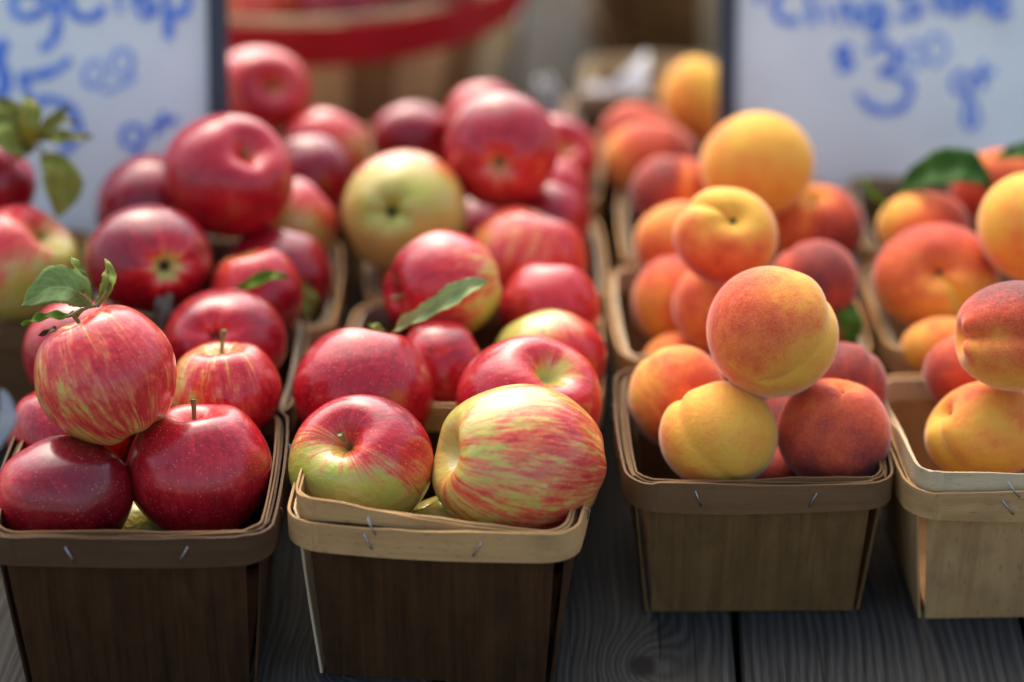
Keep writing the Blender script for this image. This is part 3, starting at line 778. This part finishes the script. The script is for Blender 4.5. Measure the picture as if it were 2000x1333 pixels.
# fruit centres and half sizes in metres
POS = {
    'a1': (-0.2295, 1.0798, 0.0934, 0.0352, 0.0309),
    'a2': (-0.1629, 1.1024, 0.0948, 0.0380, 0.0349),
    'a3': (-0.2081, 1.1042, 0.1502, 0.0360, 0.0360),
    'a4': (-0.1558, 1.1689, 0.1069, 0.0306, 0.0274),
    'a5': (-0.2399, 1.1546, 0.0882, 0.0333, 0.0305),
    'a6': (-0.1624, 1.2279, 0.1067, 0.0350, 0.0321),
    'a7': (-0.2417, 1.2103, 0.1089, 0.0315, 0.0303),
    'a8': (-0.1501, 1.2853, 0.1092, 0.0276, 0.0293),
    'a9': (-0.2115, 1.2860, 0.1340, 0.0365, 0.0316),
    'agr': (-0.1933, 1.1183, 0.0479, 0.0288, 0.0212),
    'a10': (-0.1717, 1.3615, 0.1555, 0.0394, 0.0377),
    'a11': (-0.2227, 1.3938, 0.1190, 0.0371, 0.0347),
    'a12': (-0.1433, 1.3414, 0.0949, 0.0347, 0.0318),
    'a13': (-0.1383, 1.3977, 0.1098, 0.0289, 0.0280),
    'a14': (-0.1306, 1.4498, 0.1183, 0.0281, 0.0273),
    'a15': (-0.1236, 1.5068, 0.1157, 0.0285, 0.0268),
    'a16': (-0.1712, 1.5502, 0.1413, 0.0346, 0.0296),
    'b1': (-0.0783, 1.1012, 0.1009, 0.0379, 0.0354),
    'b2': (0.0034, 1.0877, 0.1078, 0.0449, 0.0407),
    'b3': (-0.0809, 1.1713, 0.1046, 0.0385, 0.0363),
    'b4': (0.0092, 1.1639, 0.1037, 0.0397, 0.0361),
    'b5': (-0.0345, 1.1002, 0.0565, 0.0270, 0.0246),
    'b6': (-0.0402, 1.2189, 0.0955, 0.0263, 0.0282),
    'b7': (0.0209, 1.2281, 0.0957, 0.0331, 0.0298),
    'b8': (-0.0376, 1.2649, 0.1270, 0.0317, 0.0315),
    'b8b': (-0.0493, 1.3116, 0.0978, 0.0279, 0.0276),
    'b9': (0.0223, 1.2850, 0.1010, 0.0298, 0.0278),
    'b10': (-0.0650, 1.3682, 0.0582, 0.0265, 0.0233),
    'b11': (-0.0664, 1.3762, 0.1247, 0.0386, 0.0390),
    'b12': (0.0095, 1.3504, 0.1042, 0.0365, 0.0332),
    'b13': (-0.0064, 1.4075, 0.1542, 0.0358, 0.0361),
    'b14': (-0.0182, 1.5472, 0.1187, 0.0286, 0.0276),
    'b15': (-0.0680, 1.5562, 0.1034, 0.0292, 0.0255),
    'b16': (0.0290, 1.5271, 0.1038, 0.0290, 0.0270),
    'b17': (0.0242, 1.4771, 0.0929, 0.0276, 0.0249),
    'b18': (0.0226, 1.4221, 0.0983, 0.0275, 0.0259),
    'b19': (-0.0221, 1.4737, 0.0683, 0.0255, 0.0246),
    'c1': (-0.2939, 1.3127, 0.1194, 0.0365, 0.0347),
    'c2': (-0.3182, 1.3697, 0.1480, 0.0274, 0.0263),
    'p1': (0.1383, 1.1549, 0.1500, 0.0350, 0.0350),
    'p2': (0.1105, 1.1420, 0.0947, 0.0318, 0.0293),
    'p3': (0.1735, 1.1506, 0.0912, 0.0309, 0.0297),
    'p4': (0.0921, 1.1945, 0.0903, 0.0275, 0.0292),
    'p5': (0.1863, 1.2030, 0.0934, 0.0233, 0.0246),
    'p6': (0.1574, 1.2124, 0.0539, 0.0291, 0.0262),
    'p7': (0.1443, 1.1648, 0.0491, 0.0255, 0.0240),
    'p8': (0.1004, 1.3320, 0.0840, 0.0273, 0.0288),
    'p9': (0.1219, 1.2879, 0.1018, 0.0273, 0.0268),
    'p10': (0.1224, 1.2740, 0.1532, 0.0301, 0.0285),
    'p11': (0.1789, 1.3061, 0.1089, 0.0268, 0.0260),
    'p12': (0.1009, 1.2903, 0.0588, 0.0245, 0.0229),
    'p12b': (0.1945, 1.3201, 0.0681, 0.0205, 0.0233),
    'p13': (0.1923, 1.4064, 0.1019, 0.0303, 0.0275),
    'p14': (0.1050, 1.3816, 0.1015, 0.0291, 0.0265),
    'p15': (0.1052, 1.4454, 0.1086, 0.0288, 0.0250),
    'p16': (0.1525, 1.4006, 0.1465, 0.0355, 0.0333),
    'p17': (0.0942, 1.5267, 0.0995, 0.0325, 0.0264),
    'p18': (0.0878, 1.5773, 0.0975, 0.0264, 0.0227),
    'p19': (0.1316, 1.6287, 0.1040, 0.0258, 0.0315),
    'p20': (0.2580, 1.1618, 0.0871, 0.0333, 0.0275),
    'p21': (0.2695, 1.1566, 0.1469, 0.0327, 0.0295),
    'p22': (0.2608, 1.2193, 0.0937, 0.0283, 0.0239),
    'p23': (0.2508, 1.2672, 0.0858, 0.0242, 0.0182),
    'p24': (0.2534, 1.3163, 0.1068, 0.0377, 0.0340),
    'p25': (0.3033, 1.2964, 0.1493, 0.0312, 0.0320),
    'p26': (0.2553, 1.3799, 0.1126, 0.0292, 0.0232),
    'p27': (0.3068, 1.4164, 0.1240, 0.0300, 0.0259),
}
sign('white board with blue $5.00 qt price and dark frame, behind the apples', 1.43, 20, -.60, -.1851, .345, SIGN_LEFT)
sign('white board reading Cling Stone $3.00 qt in blue, behind the peaches', 1.515, 20, .1408, .56, .345, SIGN_RIGHT)


# ------------------------------------------------------------------ splint baskets at the back
def splint_basket(label, cx, cy, r0, r1, h, n, mats, hoop, seed, hoop_z, hoop_h):
    rr = random.Random(seed)
    b = empty('splint_basket', (cx, cy, .0005))
    tag(b, label, 'basket')
    for i in range(n):
        a = 2 * math.pi * i / n
        hwid = math.pi / n * 1.06
        lay = .0 if i % 2 else .0016
        F, Bk, G = [], [], []
        for j in range(5):
            f = -1 + 2 * j / 4
            fr, bk, gg = [], [], []
            for k in range(6):
                v = k / 5
                rad = r0 + (r1 - r0) * (v ** .8) + lay + .001 * math.sin(f * 3)
                an = a + f * hwid
                z = .001 + (h - .002) * v
                fr.append((rad * math.cos(an), rad * math.sin(an), z))
                bk.append(((rad - .0014) * math.cos(an), (rad - .0014) * math.sin(an), z))
                gg.append((z, f * .02, seed + i * .71))
            F.append(fr); Bk.append(bk); G.append(gg)
        link('slat', slab('slat', F, Bk, G), mats[rr.choice(range(len(mats)))], b)
    V, fs, G = [], [], []
    link('base_panel', tube('base_panel', [(0, 0, .0015), (0, 0, .0055)], r0 - .003, 32), 'w_slatdk', b)
    for (nm, zc, hh, ro, th, mt) in hoop:
        n2 = 64
        V, fs, G = [], [], []
        for i in range(n2):
            a = 2 * math.pi * i / n2
            for (rad, z) in ((ro(zc - hh / 2), zc - hh / 2), (ro(zc + hh / 2), zc + hh / 2), (ro(zc + hh / 2) - th, zc + hh / 2), (ro(zc - hh / 2) - th, zc - hh / 2)):
                V.append((rad * math.cos(a), rad * math.sin(a), z))
                G.append((a * rad, z, seed))
        for i in range(n2):
            j = (i + 1) % n2
            for k in range(4):
                l = (k + 1) % 4
                fs.append((i * 4 + k, j * 4 + k, j * 4 + l, i * 4 + l))
        link(nm, sharpen(mesh(nm, V, fs, G)), mt, b)
    return b


_rf = lambda z: .142 + .040 * (max(z, 0) / .147) ** .8
splint_basket('round slatted basket with red painted rim holding apples, far back', -.165, 1.872, .142, .182, .142, 26, ['w_slat', 'w_slat', 'w_slatdk', 'w_pale'],
              [('rim_hoop', .123, .033, lambda z: _rf(z) + .0050, .0030, 'red_hoop'),
               ('inner_hoop', .139, .010, lambda z: _rf(z) - .0020, .0030, 'w_grey')], 3, 0, 0)
_rg = lambda z: .140 + .035 * (max(z, 0) / .2) ** .8
splint_basket('greyish slatted basket blurred in the background, top centre right', .215, 2.075, .140, .175, .20, 24, ['w_grey', 'w_grey', 'w_khaki'],
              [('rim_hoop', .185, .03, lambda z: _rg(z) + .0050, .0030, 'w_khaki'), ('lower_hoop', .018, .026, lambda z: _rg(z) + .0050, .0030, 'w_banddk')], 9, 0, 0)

# crumpled paper beside the small basket
V, fs = [], []
n1, n2 = 28, 7
for j in range(n2):
    v = j / (n2 - 1)
    for i in range(n1):
        a = 2 * math.pi * i / n1
        rad = .014 + .020 * v + .006 * v * math.sin(3 * a + 1) + .003 * math.sin(7 * a + 4 * v)
        z = .002 + v * (.062 + .022 * math.sin(2 * a + .6) + .010 * math.sin(5 * a))
        V.append((rad * math.cos(a) * 1.25, rad * math.sin(a) * .8, z))
for j in range(n2 - 1):
    for i in range(n1):
        k = (i + 1) % n1
        fs.append((j * n1 + i, j * n1 + k, (j + 1) * n1 + k, (j + 1) * n1 + i))
fs.append(tuple(range(n1))[::-1])
pb = link('paper_bag', mesh('paper_bag', V, fs), 'paper')
pb.location = (.058, 1.752, .0)
_m = pb.modifiers.new('thickness', 'SOLIDIFY')
_m.thickness = .0006
tag(pb, 'crumpled white paper bag far back between apple and peach columns', 'paper bag')


# ------------------------------------------------------------------ fruit
def frame_for(ax, su):
    z = tilt(ax)
    s = tilt(su)
    x = s - z * (s @ z)
    if np.linalg.norm(x) < 1e-3:
        x = np.cross(z, [0.3, .5, .8])
    x /= np.linalg.norm(x)
    return np.stack([x, np.cross(z, x), z], 1)       # columns


def fruit_mesh(kind, ax, su, rx, ry, seed, b0, g, bdir, cav, stripe, deep, hi, seam=.0):
    r = random.Random(seed)
    nt, nph = (72, 112) if hi else (36, 56)
    th = np.linspace(0, math.pi, nt + 1)[1:-1]
    ph = np.linspace(-math.pi, math.pi, nph, endpoint=False)
    T, PH = np.meshgrid(th, ph, indexing='ij')
    T, PH = T.ravel(), PH.ravel()
    T = np.concatenate([T, [0.0, math.pi]])
    PH = np.concatenate([PH, [0.0, 0.0]])
    p0 = np.stack([np.sin(T) * np.cos(PH), np.sin(T) * np.sin(PH), np.cos(T)], 1)
    c = [r.uniform(-1, 1) for _ in range(12)]
    lum = 1 + (.022 if kind == 'apple' else .032) * (c[0] * np.cos(PH + c[1]) * np.sin(T) + c[2] * np.cos(2 * PH + c[3] * 3) * np.sin(T) ** 2 + c[4] * np.cos(2 * T + c[5]) + .6 * c[6] * np.cos(3 * PH + c[7] * 3) * np.sin(T) ** 3)
    if kind == 'apple':
        dm = .42 + .08 * c[8]
        rho = 1 - dm * np.exp(-(T / .30) ** 2) - .24 * np.exp(-((math.pi - T) / .26) ** 2)
        rho += .045 * np.exp(-((T - .62) / .34) ** 2) + .02 * np.exp(-((math.pi - T - .55) / .3) ** 2)
        rho += .022 * np.cos(5 * PH + c[9] * 3) * np.exp(-((math.pi - T) / .8) ** 2) + .014 * np.cos(4 * PH + c[10] * 3) * np.exp(-((T - .5) / .4) ** 2)
        taper = 1 - .07 * np.clip(-np.cos(T), 0, 1) ** 1.3
        L = np.stack([p0[:, 0] * rho * taper, p0[:, 1] * rho * taper, p0[:, 2] * rho * .93], 1) * lum[:, None]
    else:
        rho = 1 - .30 * np.exp(-(T / .30) ** 2) - .05 * np.exp(-((math.pi - T) / .25) ** 2) + .02 * np.exp(-((math.pi - T) / .10) ** 2)
        prof = np.sin(np.clip(T, 0, math.pi)) ** .35 * (.45 + .55 * np.exp(-(T / 1.1) ** 2))
        rho -= deep * prof * np.exp(-np.abs(PH / .17) ** 1.5)
        rho += .45 * deep * prof * np.exp(-((np.abs(PH) - .50) / .34) ** 2)
        L = p0 * rho[:, None] * lum[:, None]
        L[:, 2] *= .95
    R = frame_for(ax, su)
    W = L @ R.T
    er, eu = W @ VR, W @ VU
    kr = rx / ((er.max() - er.min()) / 2)
    ku = ry / ((eu.max() - eu.min()) / 2)
    km = math.sqrt(kr * ku)
    W = W - VR * ((er.max() + er.min()) / 2) - VU * ((eu.max() + eu.min()) / 2)
    W = np.outer(W @ VR * kr, VR) + np.outer(W @ VU * ku, VU) + np.outer(W @ VT * km, VT)
    nrm = p0 @ R.T
    bd = tilt(bdir)
    b = b0 + g * (nrm @ bd)
    star = 1 + .35 * np.cos(7 * PH + c[0] * 9) + .3 * np.cos(12 * PH + c[1] * 9)
    if kind == 'apple':
        b = b - cav * np.exp(-(T / (.30 * (.8 + .25 * star))) ** 2) - cav * np.exp(-((math.pi - T) / (.40 * (.75 + .3 * star))) ** 2)
    else:
        b = b - cav * np.exp(-(T / .45) ** 2) - seam * np.exp(-(PH / .22) ** 2) * np.sin(T) ** .3
    n = len(W)
    fs = []
    rows = nt - 1
    idx = np.arange(rows * nph).reshape(rows, nph)
    nx = np.roll(idx, -1, axis=1)
    quads = np.stack([idx[:-1], idx[1:], nx[1:], nx[:-1]], -1).reshape(-1, 4).tolist()
    tris = [(n - 2, int(idx[0, k]), int(nx[0, k])) for k in range(nph)] + [(int(idx[-1, k]), n - 1, int(nx[-1, k])) for k in range(nph)]
    me = bpy.data.meshes.new(kind)
    me.from_pydata(W.tolist(), [], quads + tris)
    me.polygons.foreach_set('use_smooth', [True] * len(me.polygons))
    a = me.attributes.new('p0', 'FLOAT_VECTOR', 'POINT')
    a.data.foreach_set('vector', p0.astype(np.float32).ravel())
    q = me.attributes.new('par', 'FLOAT_COLOR', 'POINT')
    col = np.stack([b, np.full(n, stripe), np.full(n, r.random()), np.ones(n)], 1)
    q.data.foreach_set('color', col.astype(np.float32).ravel())
    me.update()
    return me, W[n - 2], W[n - 1], R


def stem_mesh(base, R, L, rad, r):
    z = R[:, 2]
    bend = R[:, 0] * r.uniform(-.3, .3) + R[:, 1] * r.uniform(-.3, .3)
    pts = [base + z * L * f + bend * L * .5 * f * f for f in (-.08, .2, .5, .8, .97, 1.0)]
    return tube('stem', pts, [rad * 1.25, rad * .95, rad * .85, rad * 1.0, rad * 1.35, rad * 1.2], 8)


def calyx_mesh(base, R, s, r):
    """five dry sepals round the blossom end"""
    V, fs = [], []
    out = -R[:, 2]
    for k in range(5):
        a = 2 * math.pi * k / 5 + r.uniform(-.2, .2)
        d = R[:, 0] * math.cos(a) + R[:, 1] * math.sin(a)
        e = np.cross(out, d)
        o = len(V)
        for f, w, hgt in ((0.0, .42, .0), (.5, .40, .35), (.9, .22, .75), (1.15 + r.uniform(-.2, .2), .03, .8 + r.uniform(-.2, .5))):
            V.append(base + d * s * (.25 + .6 * f) + e * s * w + out * s * hgt)
            V.append(base + d * s * (.25 + .6 * f) - e * s * w + out * s * hgt)
        for q in range(3):
            fs.append((o + 2 * q, o + 2 * q + 1, o + 2 * q + 3, o + 2 * q + 2))
    o = len(V)
    for k in range(6):
        a = 2 * math.pi * k / 6
        V.append(base + (R[:, 0] * math.cos(a) + R[:, 1] * math.sin(a)) * s * .38 + out * s * .12)
    V.append(base + out * s * .5)
    for k in range(6):
        fs.append((o + k, o + (k + 1) % 6, o + 6))
    return mesh('calyx', V, fs)


FRUIT = {}


def apple(key, label, ax=(0, .9, .2), b0=.85, g=.15, bdir=(.3, .2, .9), cav=.30, stripe=.35, hi=True, stem=.016, pos=None):
    x, y, z, rx, ry = pos or POS[key]
    seed = sum(ord(ch) * (i + 3) for i, ch in enumerate(key)) + 17
    me, top, bot, R = fruit_mesh('apple', ax, (.6, .3, .7), rx, ry, seed, b0, g, bdir, cav, stripe, 0, hi)
    o = link('apple', me, 'apple')
    o.location = (x, y, z)
    tag(o, label, 'apple', 'apples in the baskets')
    r = random.Random(seed)
    axis = tilt(ax)
    s = (rx + ry) / 2
    if axis @ VT > -.35 and stem:
        link('stem', stem_mesh(top, R, stem, .0013, r), 'stem', o)
    if axis @ VT < .3:
        link('calyx', calyx_mesh(bot, R, s * .105, r), 'calyx', o)
    FRUIT[key] = o
    return o


def peach(key, label, ax=(0, .8, -.4), su=(.6, .3, .7), b0=.3, g=.2, bdir=(-.6, .2, .4), cav=.15, deep=.07, hi=True, seam=.08):
    x, y, z, rx, ry = POS[key]
    seed = sum(ord(ch) * (i + 5) for i, ch in enumerate(key)) + 91
    me, top, bot, R = fruit_mesh('peach', ax, su, rx, ry, seed, b0, g, bdir, cav, 0, deep, hi, seam)
    o = link('peach', me, 'peach')
    o.location = (x, y, z)
    tag(o, label, 'peach', 'peaches in the baskets')
    if tilt(ax) @ VT > .1:
        link('stem_scar', tube('stem_scar', [top - R[:, 2] * .002, top + R[:, 2] * .0012], [.0026, .0018], 8), 'calyx', o)
    FRUIT[key] = o
    return o


# column at the left
apple('a1', 'deep red apple at the bottom left corner, cut by the frame edge', (-.5, .75, -.4), .92, .22, (1, .1, .3), .3, .22, stem=0)
apple('a2', 'upright red apple with short stem, front of the left basket', (-.07, .95, .22), .68, .10, (.2, .4, .6), .42, .34, stem=.020)
apple('a3', 'streaked red-yellow apple with green leaves on its stem, top of left heap', (-.44, .88, .12), .46, .12, (.4, .5, .3), .25, .62, stem=.014)
apple('a4', 'yellow-streaked red apple with stem, right behind the upright red apple', (-.06, .95, .28), .46, .22, (.9, .1, .2), .3, .75, stem=.018)
apple('a5', 'shiny dark apple wedged below the leafy streaked apple', (-.2, .85, .1), .86, .12, (0, -.8, .5), .4, .4, stem=0)
apple('a6', 'dark red apple showing its calyx, behind the yellow-streaked stemmed apple', (.08, -.2, -.97), .86, .05, (.3, .3, .8), .30, .2)
apple('a7', 'red apple peeking out left behind the leafy streaked apple', (.0, .9, -.3), .82, .1, (0, -.5, .5), .3, .3, stem=0)
apple('a8', 'pink-red apple with green leaf before it, right of the calyx apple', (-.2, .85, .1), .64, .32, (.6, -.5, .4), .3, .35, stem=0)
apple('a9', 'dark crimson apple with yellow star round its calyx, above and behind the leafy apple', (-.42, .17, -.88), .96, .05, (-.3, .3, .7), 1.0, .22)
apple('agr', 'dull green apple low between the two front left red apples', (.2, .9, .2), .12, .1, (.5, 0, .5), .1, .3, stem=0)
apple('a10', 'large red apple with deep stem hollow, top of heap before left sign', (.45, .46, .76), .76, .08, (-.5, -.1, .8), .35, .25, stem=.007)
apple('a11', 'dark red apple half behind the large red one, against left sign', (-.3, .9, -.3), .95, .05, (0, 0, 1), .2, .2, stem=0)
apple('a12', 'round red apple beside the basket rim with olive leaf', (.1, .9, -.2), .84, .1, (.6, -.3, .5), .3, .3, stem=0)
apple('a13', 'pink apple with pale yellow cheek, under the large red apple', (.7, .6, -.2), .42, .50, (.3, .8, -.4), .3, .45, False, stem=0)
apple('a14', 'magenta red apple right of the large red apple, second from back', (-.2, .9, -.3), .96, .05, (0, 0, 1), .2, .15, False, stem=0)
apple('a15', 'orange-pink apple behind the magenta one, left column', (.3, .9, -.2), .54, .25, (-.7, .5, 0), .2, .3, False, stem=0)
apple('a16', 'rosy apple cut by the left sign frame, yellow round its hollow', (.42, .02, .90), .62, .12, (-.6, -.3, .6), .45, .3, False, stem=.006)
# middle column
apple('b1', 'half green, half red apple with stem hollow facing, front middle basket', (-.27, .48, .84), .36, .62, (.32, .90, -.05), .12, .5, stem=.016)
apple('b2', 'largest apple, pale yellow streaked with red, lying on its side', (-.92, .14, .30), .33, .14, (.6, -.45, .2), .10, .52, stem=0)
apple('b3', 'speckled crimson apple behind the half-green apple', (.1, .93, -.25), .74, .08, (-.2, .5, .6), .25, .28, stem=.012)
apple('b4', 'red apple with open yellow stem hollow, behind the pale striped apple', (.37, .60, .71), .62, .12, (-.4, -.1, .7), .62, .30, stem=0)
apple('b5', 'green apple low between the two front middle apples', (-.4, .85, .1), .06, .1, (.5, 0, .5), .1, .3, stem=0)
apple('b6', 'red striped apple under the curled green leaf, middle column', (.85, .45, -.2), .64, .2, (0, .8, .3), .2, .5, stem=0)
apple('b7', 'yellow-green apple blushed red on its right side', (-.3, .8, -.5), .38, .55, (.85, -.40, .2), .2, .3, stem=0)
apple('b8', 'pink apple with horizontal red streaks and yellow patch, above the leaf', (-.93, -.25, .2), .54, .32, (-.7, .35, .1), .2, .55)
apple('b8b', 'red apple mostly hidden left of the horizontally streaked apple', (-.6, .1, .8), .74, .1, (0, .5, .5), .3, .3, stem=0)
apple('b9', 'plain pinkish red apple right of the horizontally streaked apple', (.1, .93, -.1), .58, .1, (0, .4, .5), .3, .28, stem=0)
apple('b10', 'small red sliver of apple inside the basket, below the green-yellow apple', (.1, .9, .1), .8, .1, (0, 0, 1), .2, .2, False, stem=0)
apple('b11', 'green-yellow apple with dark calyx facing out, middle column', (.22, .02, -.97), .15, .36, (.1, .80, -.45), .16, .35)
apple('b12', 'orange-pink mottled apple right under the topmost red apple', (.35, .85, .1), .47, .1, (.7, .2, .3), .25, .5, stem=0)
apple('b13', 'topmost red apple of the middle heap, calyx toward the viewer', (.02, .34, -.94), .74, .18, (-.4, .7, .4), .45, .3)
apple('b14', 'pale pink apple hidden behind the topmost red apple', (0, .9, -.2), .62, .1, (0, 0, 1), .2, .25, False, stem=0)
apple('b15', 'dark rosy apple above the green-yellow apple, at the back', (-.65, .2, -.7), .88, .1, (0, 0, 1), .25, .2, False)
apple('b16', 'pink apple with yellow hollow, right behind the topmost red apple', (.35, .25, .90), .62, .2, (-.3, .7, .2), .45, .3, False, stem=0)
apple('b17', 'pink apple edge below the yellow-hollowed one, right of the heap', (0, .9, -.2), .66, .1, (0, .5, .5), .2, .25, False, stem=0)
apple('b18', 'magenta apple edge right of the orange-pink mottled apple', (.2, .9, -.2), .80, .1, (0, .5, .5), .2, .2, False, stem=0)
apple('b19', 'violet-red sliver of apple between green-yellow and topmost apples', (0, .9, -.2), .85, .1, (0, .5, .5), .2, .2, False, stem=0)
# left edge
apple('c1', 'yellow apple with red cheek at the left edge of the picture', (.55, .55, .35), .34, .45, (-.6, .7, .2), .15, .4, stem=.01)
apple('c2', 'dark red apple with olive leaves at the upper left edge', (.7, .6, .1), .88, .1, (0, 0, 1), .2, .25, False, stem=.012)
# in the red-rimmed basket
apple('d1', 'orange apple in the red-rimmed basket, next to the left sign', (.2, .9, .1), .40, .1, (0, 0, 1), .1, .2, False, 0, (-.200, 1.748, .139, .035, .033))
apple('d2', 'dark red apple in the red-rimmed basket, second from the left sign', (-.2, .9, .1), .92, .1, (0, 0, 1), .1, .2, False, 0, (-.128, 1.742, .137, .036, .034))
apple('d3', 'dark red apple in the red-rimmed basket, right of centre', (.1, .9, .1), .95, .1, (0, 0, 1), .1, .2, False, 0, (-.060, 1.768, .140, .035, .033))
# peaches
peach('p1', 'large orange peach on top of the front basket heap', (.35, .8, -.5), (.8, 0, .55), .26, .30, (-.85, .30, .15), .0, .105)
peach('p2', 'yellow peach at the front left of the fully visible basket', (-.45, .75, -.2), (-.6, .3, .5), .02, .12, (-.6, -.2, .5), .0, .08)
peach('p3', 'red peach at the front right of the fully visible basket', (.15, .86, .25), (-.1, .2, .95), .60, .18, (.2, -.7, .5), .1, .09)
peach('p4', 'orange peach with dark red patch, back left of the front basket', (-.3, .8, -.4), (-.5, .2, .5), .44, .36, (.7, -.35, .3), .0, .04)
peach('p5', 'dusky purple-red peach, back right of the front basket', (.3, .8, -.3), (.5, .3, .5), .86, .06, (0, .5, .5), .0, .05)
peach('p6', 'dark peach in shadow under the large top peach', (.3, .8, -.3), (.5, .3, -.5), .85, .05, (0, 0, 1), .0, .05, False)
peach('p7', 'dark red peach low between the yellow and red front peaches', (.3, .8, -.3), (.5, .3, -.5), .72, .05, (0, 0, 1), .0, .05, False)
peach('p8', 'deep orange peach beside the left rim, second peach basket', (.2, .9, -.3), (.6, .2, -.5), .38, .30, (.3, .9, .2), .0, .05)
peach('p9', 'orange peach just behind and left of the large top peach', (.2, .8, -.5), (.8, .2, -.3), .26, .28, (-.85, -.1, .3), .0, .05)
peach('p10', 'peach with deep crease at its top, second peach basket', (.10, .40, .90), (-.7, .6, .2), .26, .38, (-.25, -.9, .2), .38, .15, True, .2)
peach('p11', 'dark wine-red peach behind the large top peach, right side', (-.3, .8, -.3), (-.5, .3, .5), .84, .08, (0, .5, .5), .0, .05)
peach('p12', 'small peach low at the basket rim, second peach basket', (.2, .9, -.3), (.6, .2, .5), .36, .2, (.8, .3, .2), .0, .05, False)
peach('p12b', 'hidden peach with green leaf, right rim of second peach basket', (.2, .9, -.3), (.6, .2, -.5), .2, .2, (.8, .3, .2), .0, .05, False)
peach('p13', 'red-orange peach below the right sign, behind the wine-red peach', (-.15, .75, .62), (-.3, -.2, .9), .52, .35, (.75, -.2, .4), .35, .08, True, .2)
peach('p14', 'yellow-orange peach left of the deeply creased peach', (-.2, .8, -.5), (-.8, .2, -.3), .18, .15, (-.5, .3, .5), .0, .05)
peach('p15', 'red peach with vertical yellow stripe down its crease', (.1, .95, .1), (.2, .1, .95), .66, .25, (-.6, .2, .4), .0, .06, True, .45)
peach('p16', 'smooth golden peach on top, against the right sign', (-.3, .7, -.6), (-.8, .2, -.5), .08, .10, (-.6, -.2, .3), .0, .05)
peach('p17', 'orange peach with wine-red side, fourth row beside apple column', (.2, .9, -.1), (.6, .2, .5), .42, .35, (.7, .5, .2), .0, .05, False)
peach('p18', 'hazy red peach at the back of the peach column', (.2, .9, -.1), (.6, .2, -.5), .58, .1, (0, .5, .5), .0, .05, False)
peach('p19', 'golden peach cut by the left edge of right sign', (.2, .9, -.3), (-.6, .2, -.5), .10, .15, (-.3, -.9, .2), .0, .05, False)
peach('p20', 'yellow-orange peach lying at the front of the cream-rimmed basket', (-.82, .45, .22), (-.1, -.9, .4), .16, .18, (.5, .8, .1), .0, .13)
peach('p21', 'two-tone creased peach with dark red top, at the right edge', (-.97, -.02, .06), (.15, .0, .98), .46, .60, (.25, .92, .25), .0, .17)
peach('p22', 'red-orange peach under the two-tone creased peach', (-.3, .8, -.4), (-.5, .2, -.5), .50, .25, (-.6, -.4, .4), .0, .05)
peach('p23', 'pale apricot coloured peach low in the second right-edge basket', (-.3, .8, -.4), (-.5, .2, -.5), .12, .1, (0, .5, .5), .0, .05, False)
peach('p24', 'red-orange peach with stem crease facing, second right-edge basket', (-.12, .15, .98), (.5, -.75, .2), .30, .40, (-.35, .75, .2), .12, .13, True, .38)
peach('p25', 'golden peach cut by the right edge, above the two-tone one', (.3, .8, -.4), (.5, .2, -.5), .12, .12, (-.2, -.8, .4), .0, .05)
peach('p26', 'orange peach with red right side, just below the glossy leaf', (.2, .9, -.2), (.5, .2, -.5), .34, .42, (.9, .1, .2), .0, .05, False)
peach('p27', 'red-orange peach with dark glossy leaf, at the right below the sign', (-.2, .9, -.2), (.5, .2, -.5), .58, .25, (-.2, -.8, .2), .0, .05, False)


# ------------------------------------------------------------------ leaves
def leaf_mesh(P, fold, face, seed):
    r = random.Random(seed)
    pts = catmull([tuple(p) for p in P], 6)
    n = len(pts)
    fc = tilt(face)
    m = 9
    F, Bk, G = [], [], []
    ph = r.uniform(0, 6)
    for i, p in enumerate(pts):
        c = np.array(p[:3])
        d = np.array(pts[min(i + 1, n - 1)][:3]) - np.array(pts[max(i - 1, 0)][:3])
        d /= np.linalg.norm(d)
        side = np.cross(d, fc)
        side /= np.linalg.norm(side)
        nn = np.cross(side, d)
        w = max(p[3], .0004)
        fr, bk, gg = [], [], []
        for j in range(m):
            f = -1 + 2 * j / (m - 1)
            tooth = 1 + (.05 * math.sin(i * 2.4 + ph) if abs(f) == 1 else 0)
            q = c + side * f * w * tooth * math.cos(fold * abs(f)) + nn * (abs(f) * w * math.sin(fold) * .9 + .0009 * math.sin(i * .9 + ph + f * 2))
            fr.append(q + nn * .00015)
            bk.append(q - nn * .00015)
            gg.append((i / (n - 1), f, seed * .37))
        F.append(fr); Bk.append(bk); G.append(gg)
    me = slab('leaf', F, Bk, G, True)
    return me


for i, (par, mt, fold, P, face) in enumerate(LEAVES):
    o = FRUIT[par]
    L = o.location
    Q = [(p[0] - L.x, p[1] - L.y, p[2] - L.z, p[3]) for p in P]
    lf = link('leaf', leaf_mesh(Q, fold, face, i + 1), 'leaf_' + mt, o)

# the twig that carries the leaves of the streaked apple
_a3 = FRUIT['a3']
_L = np.array(_a3.location)
for tw in TWIGS:
    link('twig', tube('twig', [np.array(q[:3]) - _L for q in tw], [.0013, .0010, .0009, .0007], 7), 'stem', _a3)
_c2 = FRUIT['c2']
link('twig', tube('twig', [np.array(q[:3]) - np.array(_c2.location) for q in TWIG_OLIVE], [.0016, .0013, .0011, .0010], 7), 'stem', _c2)
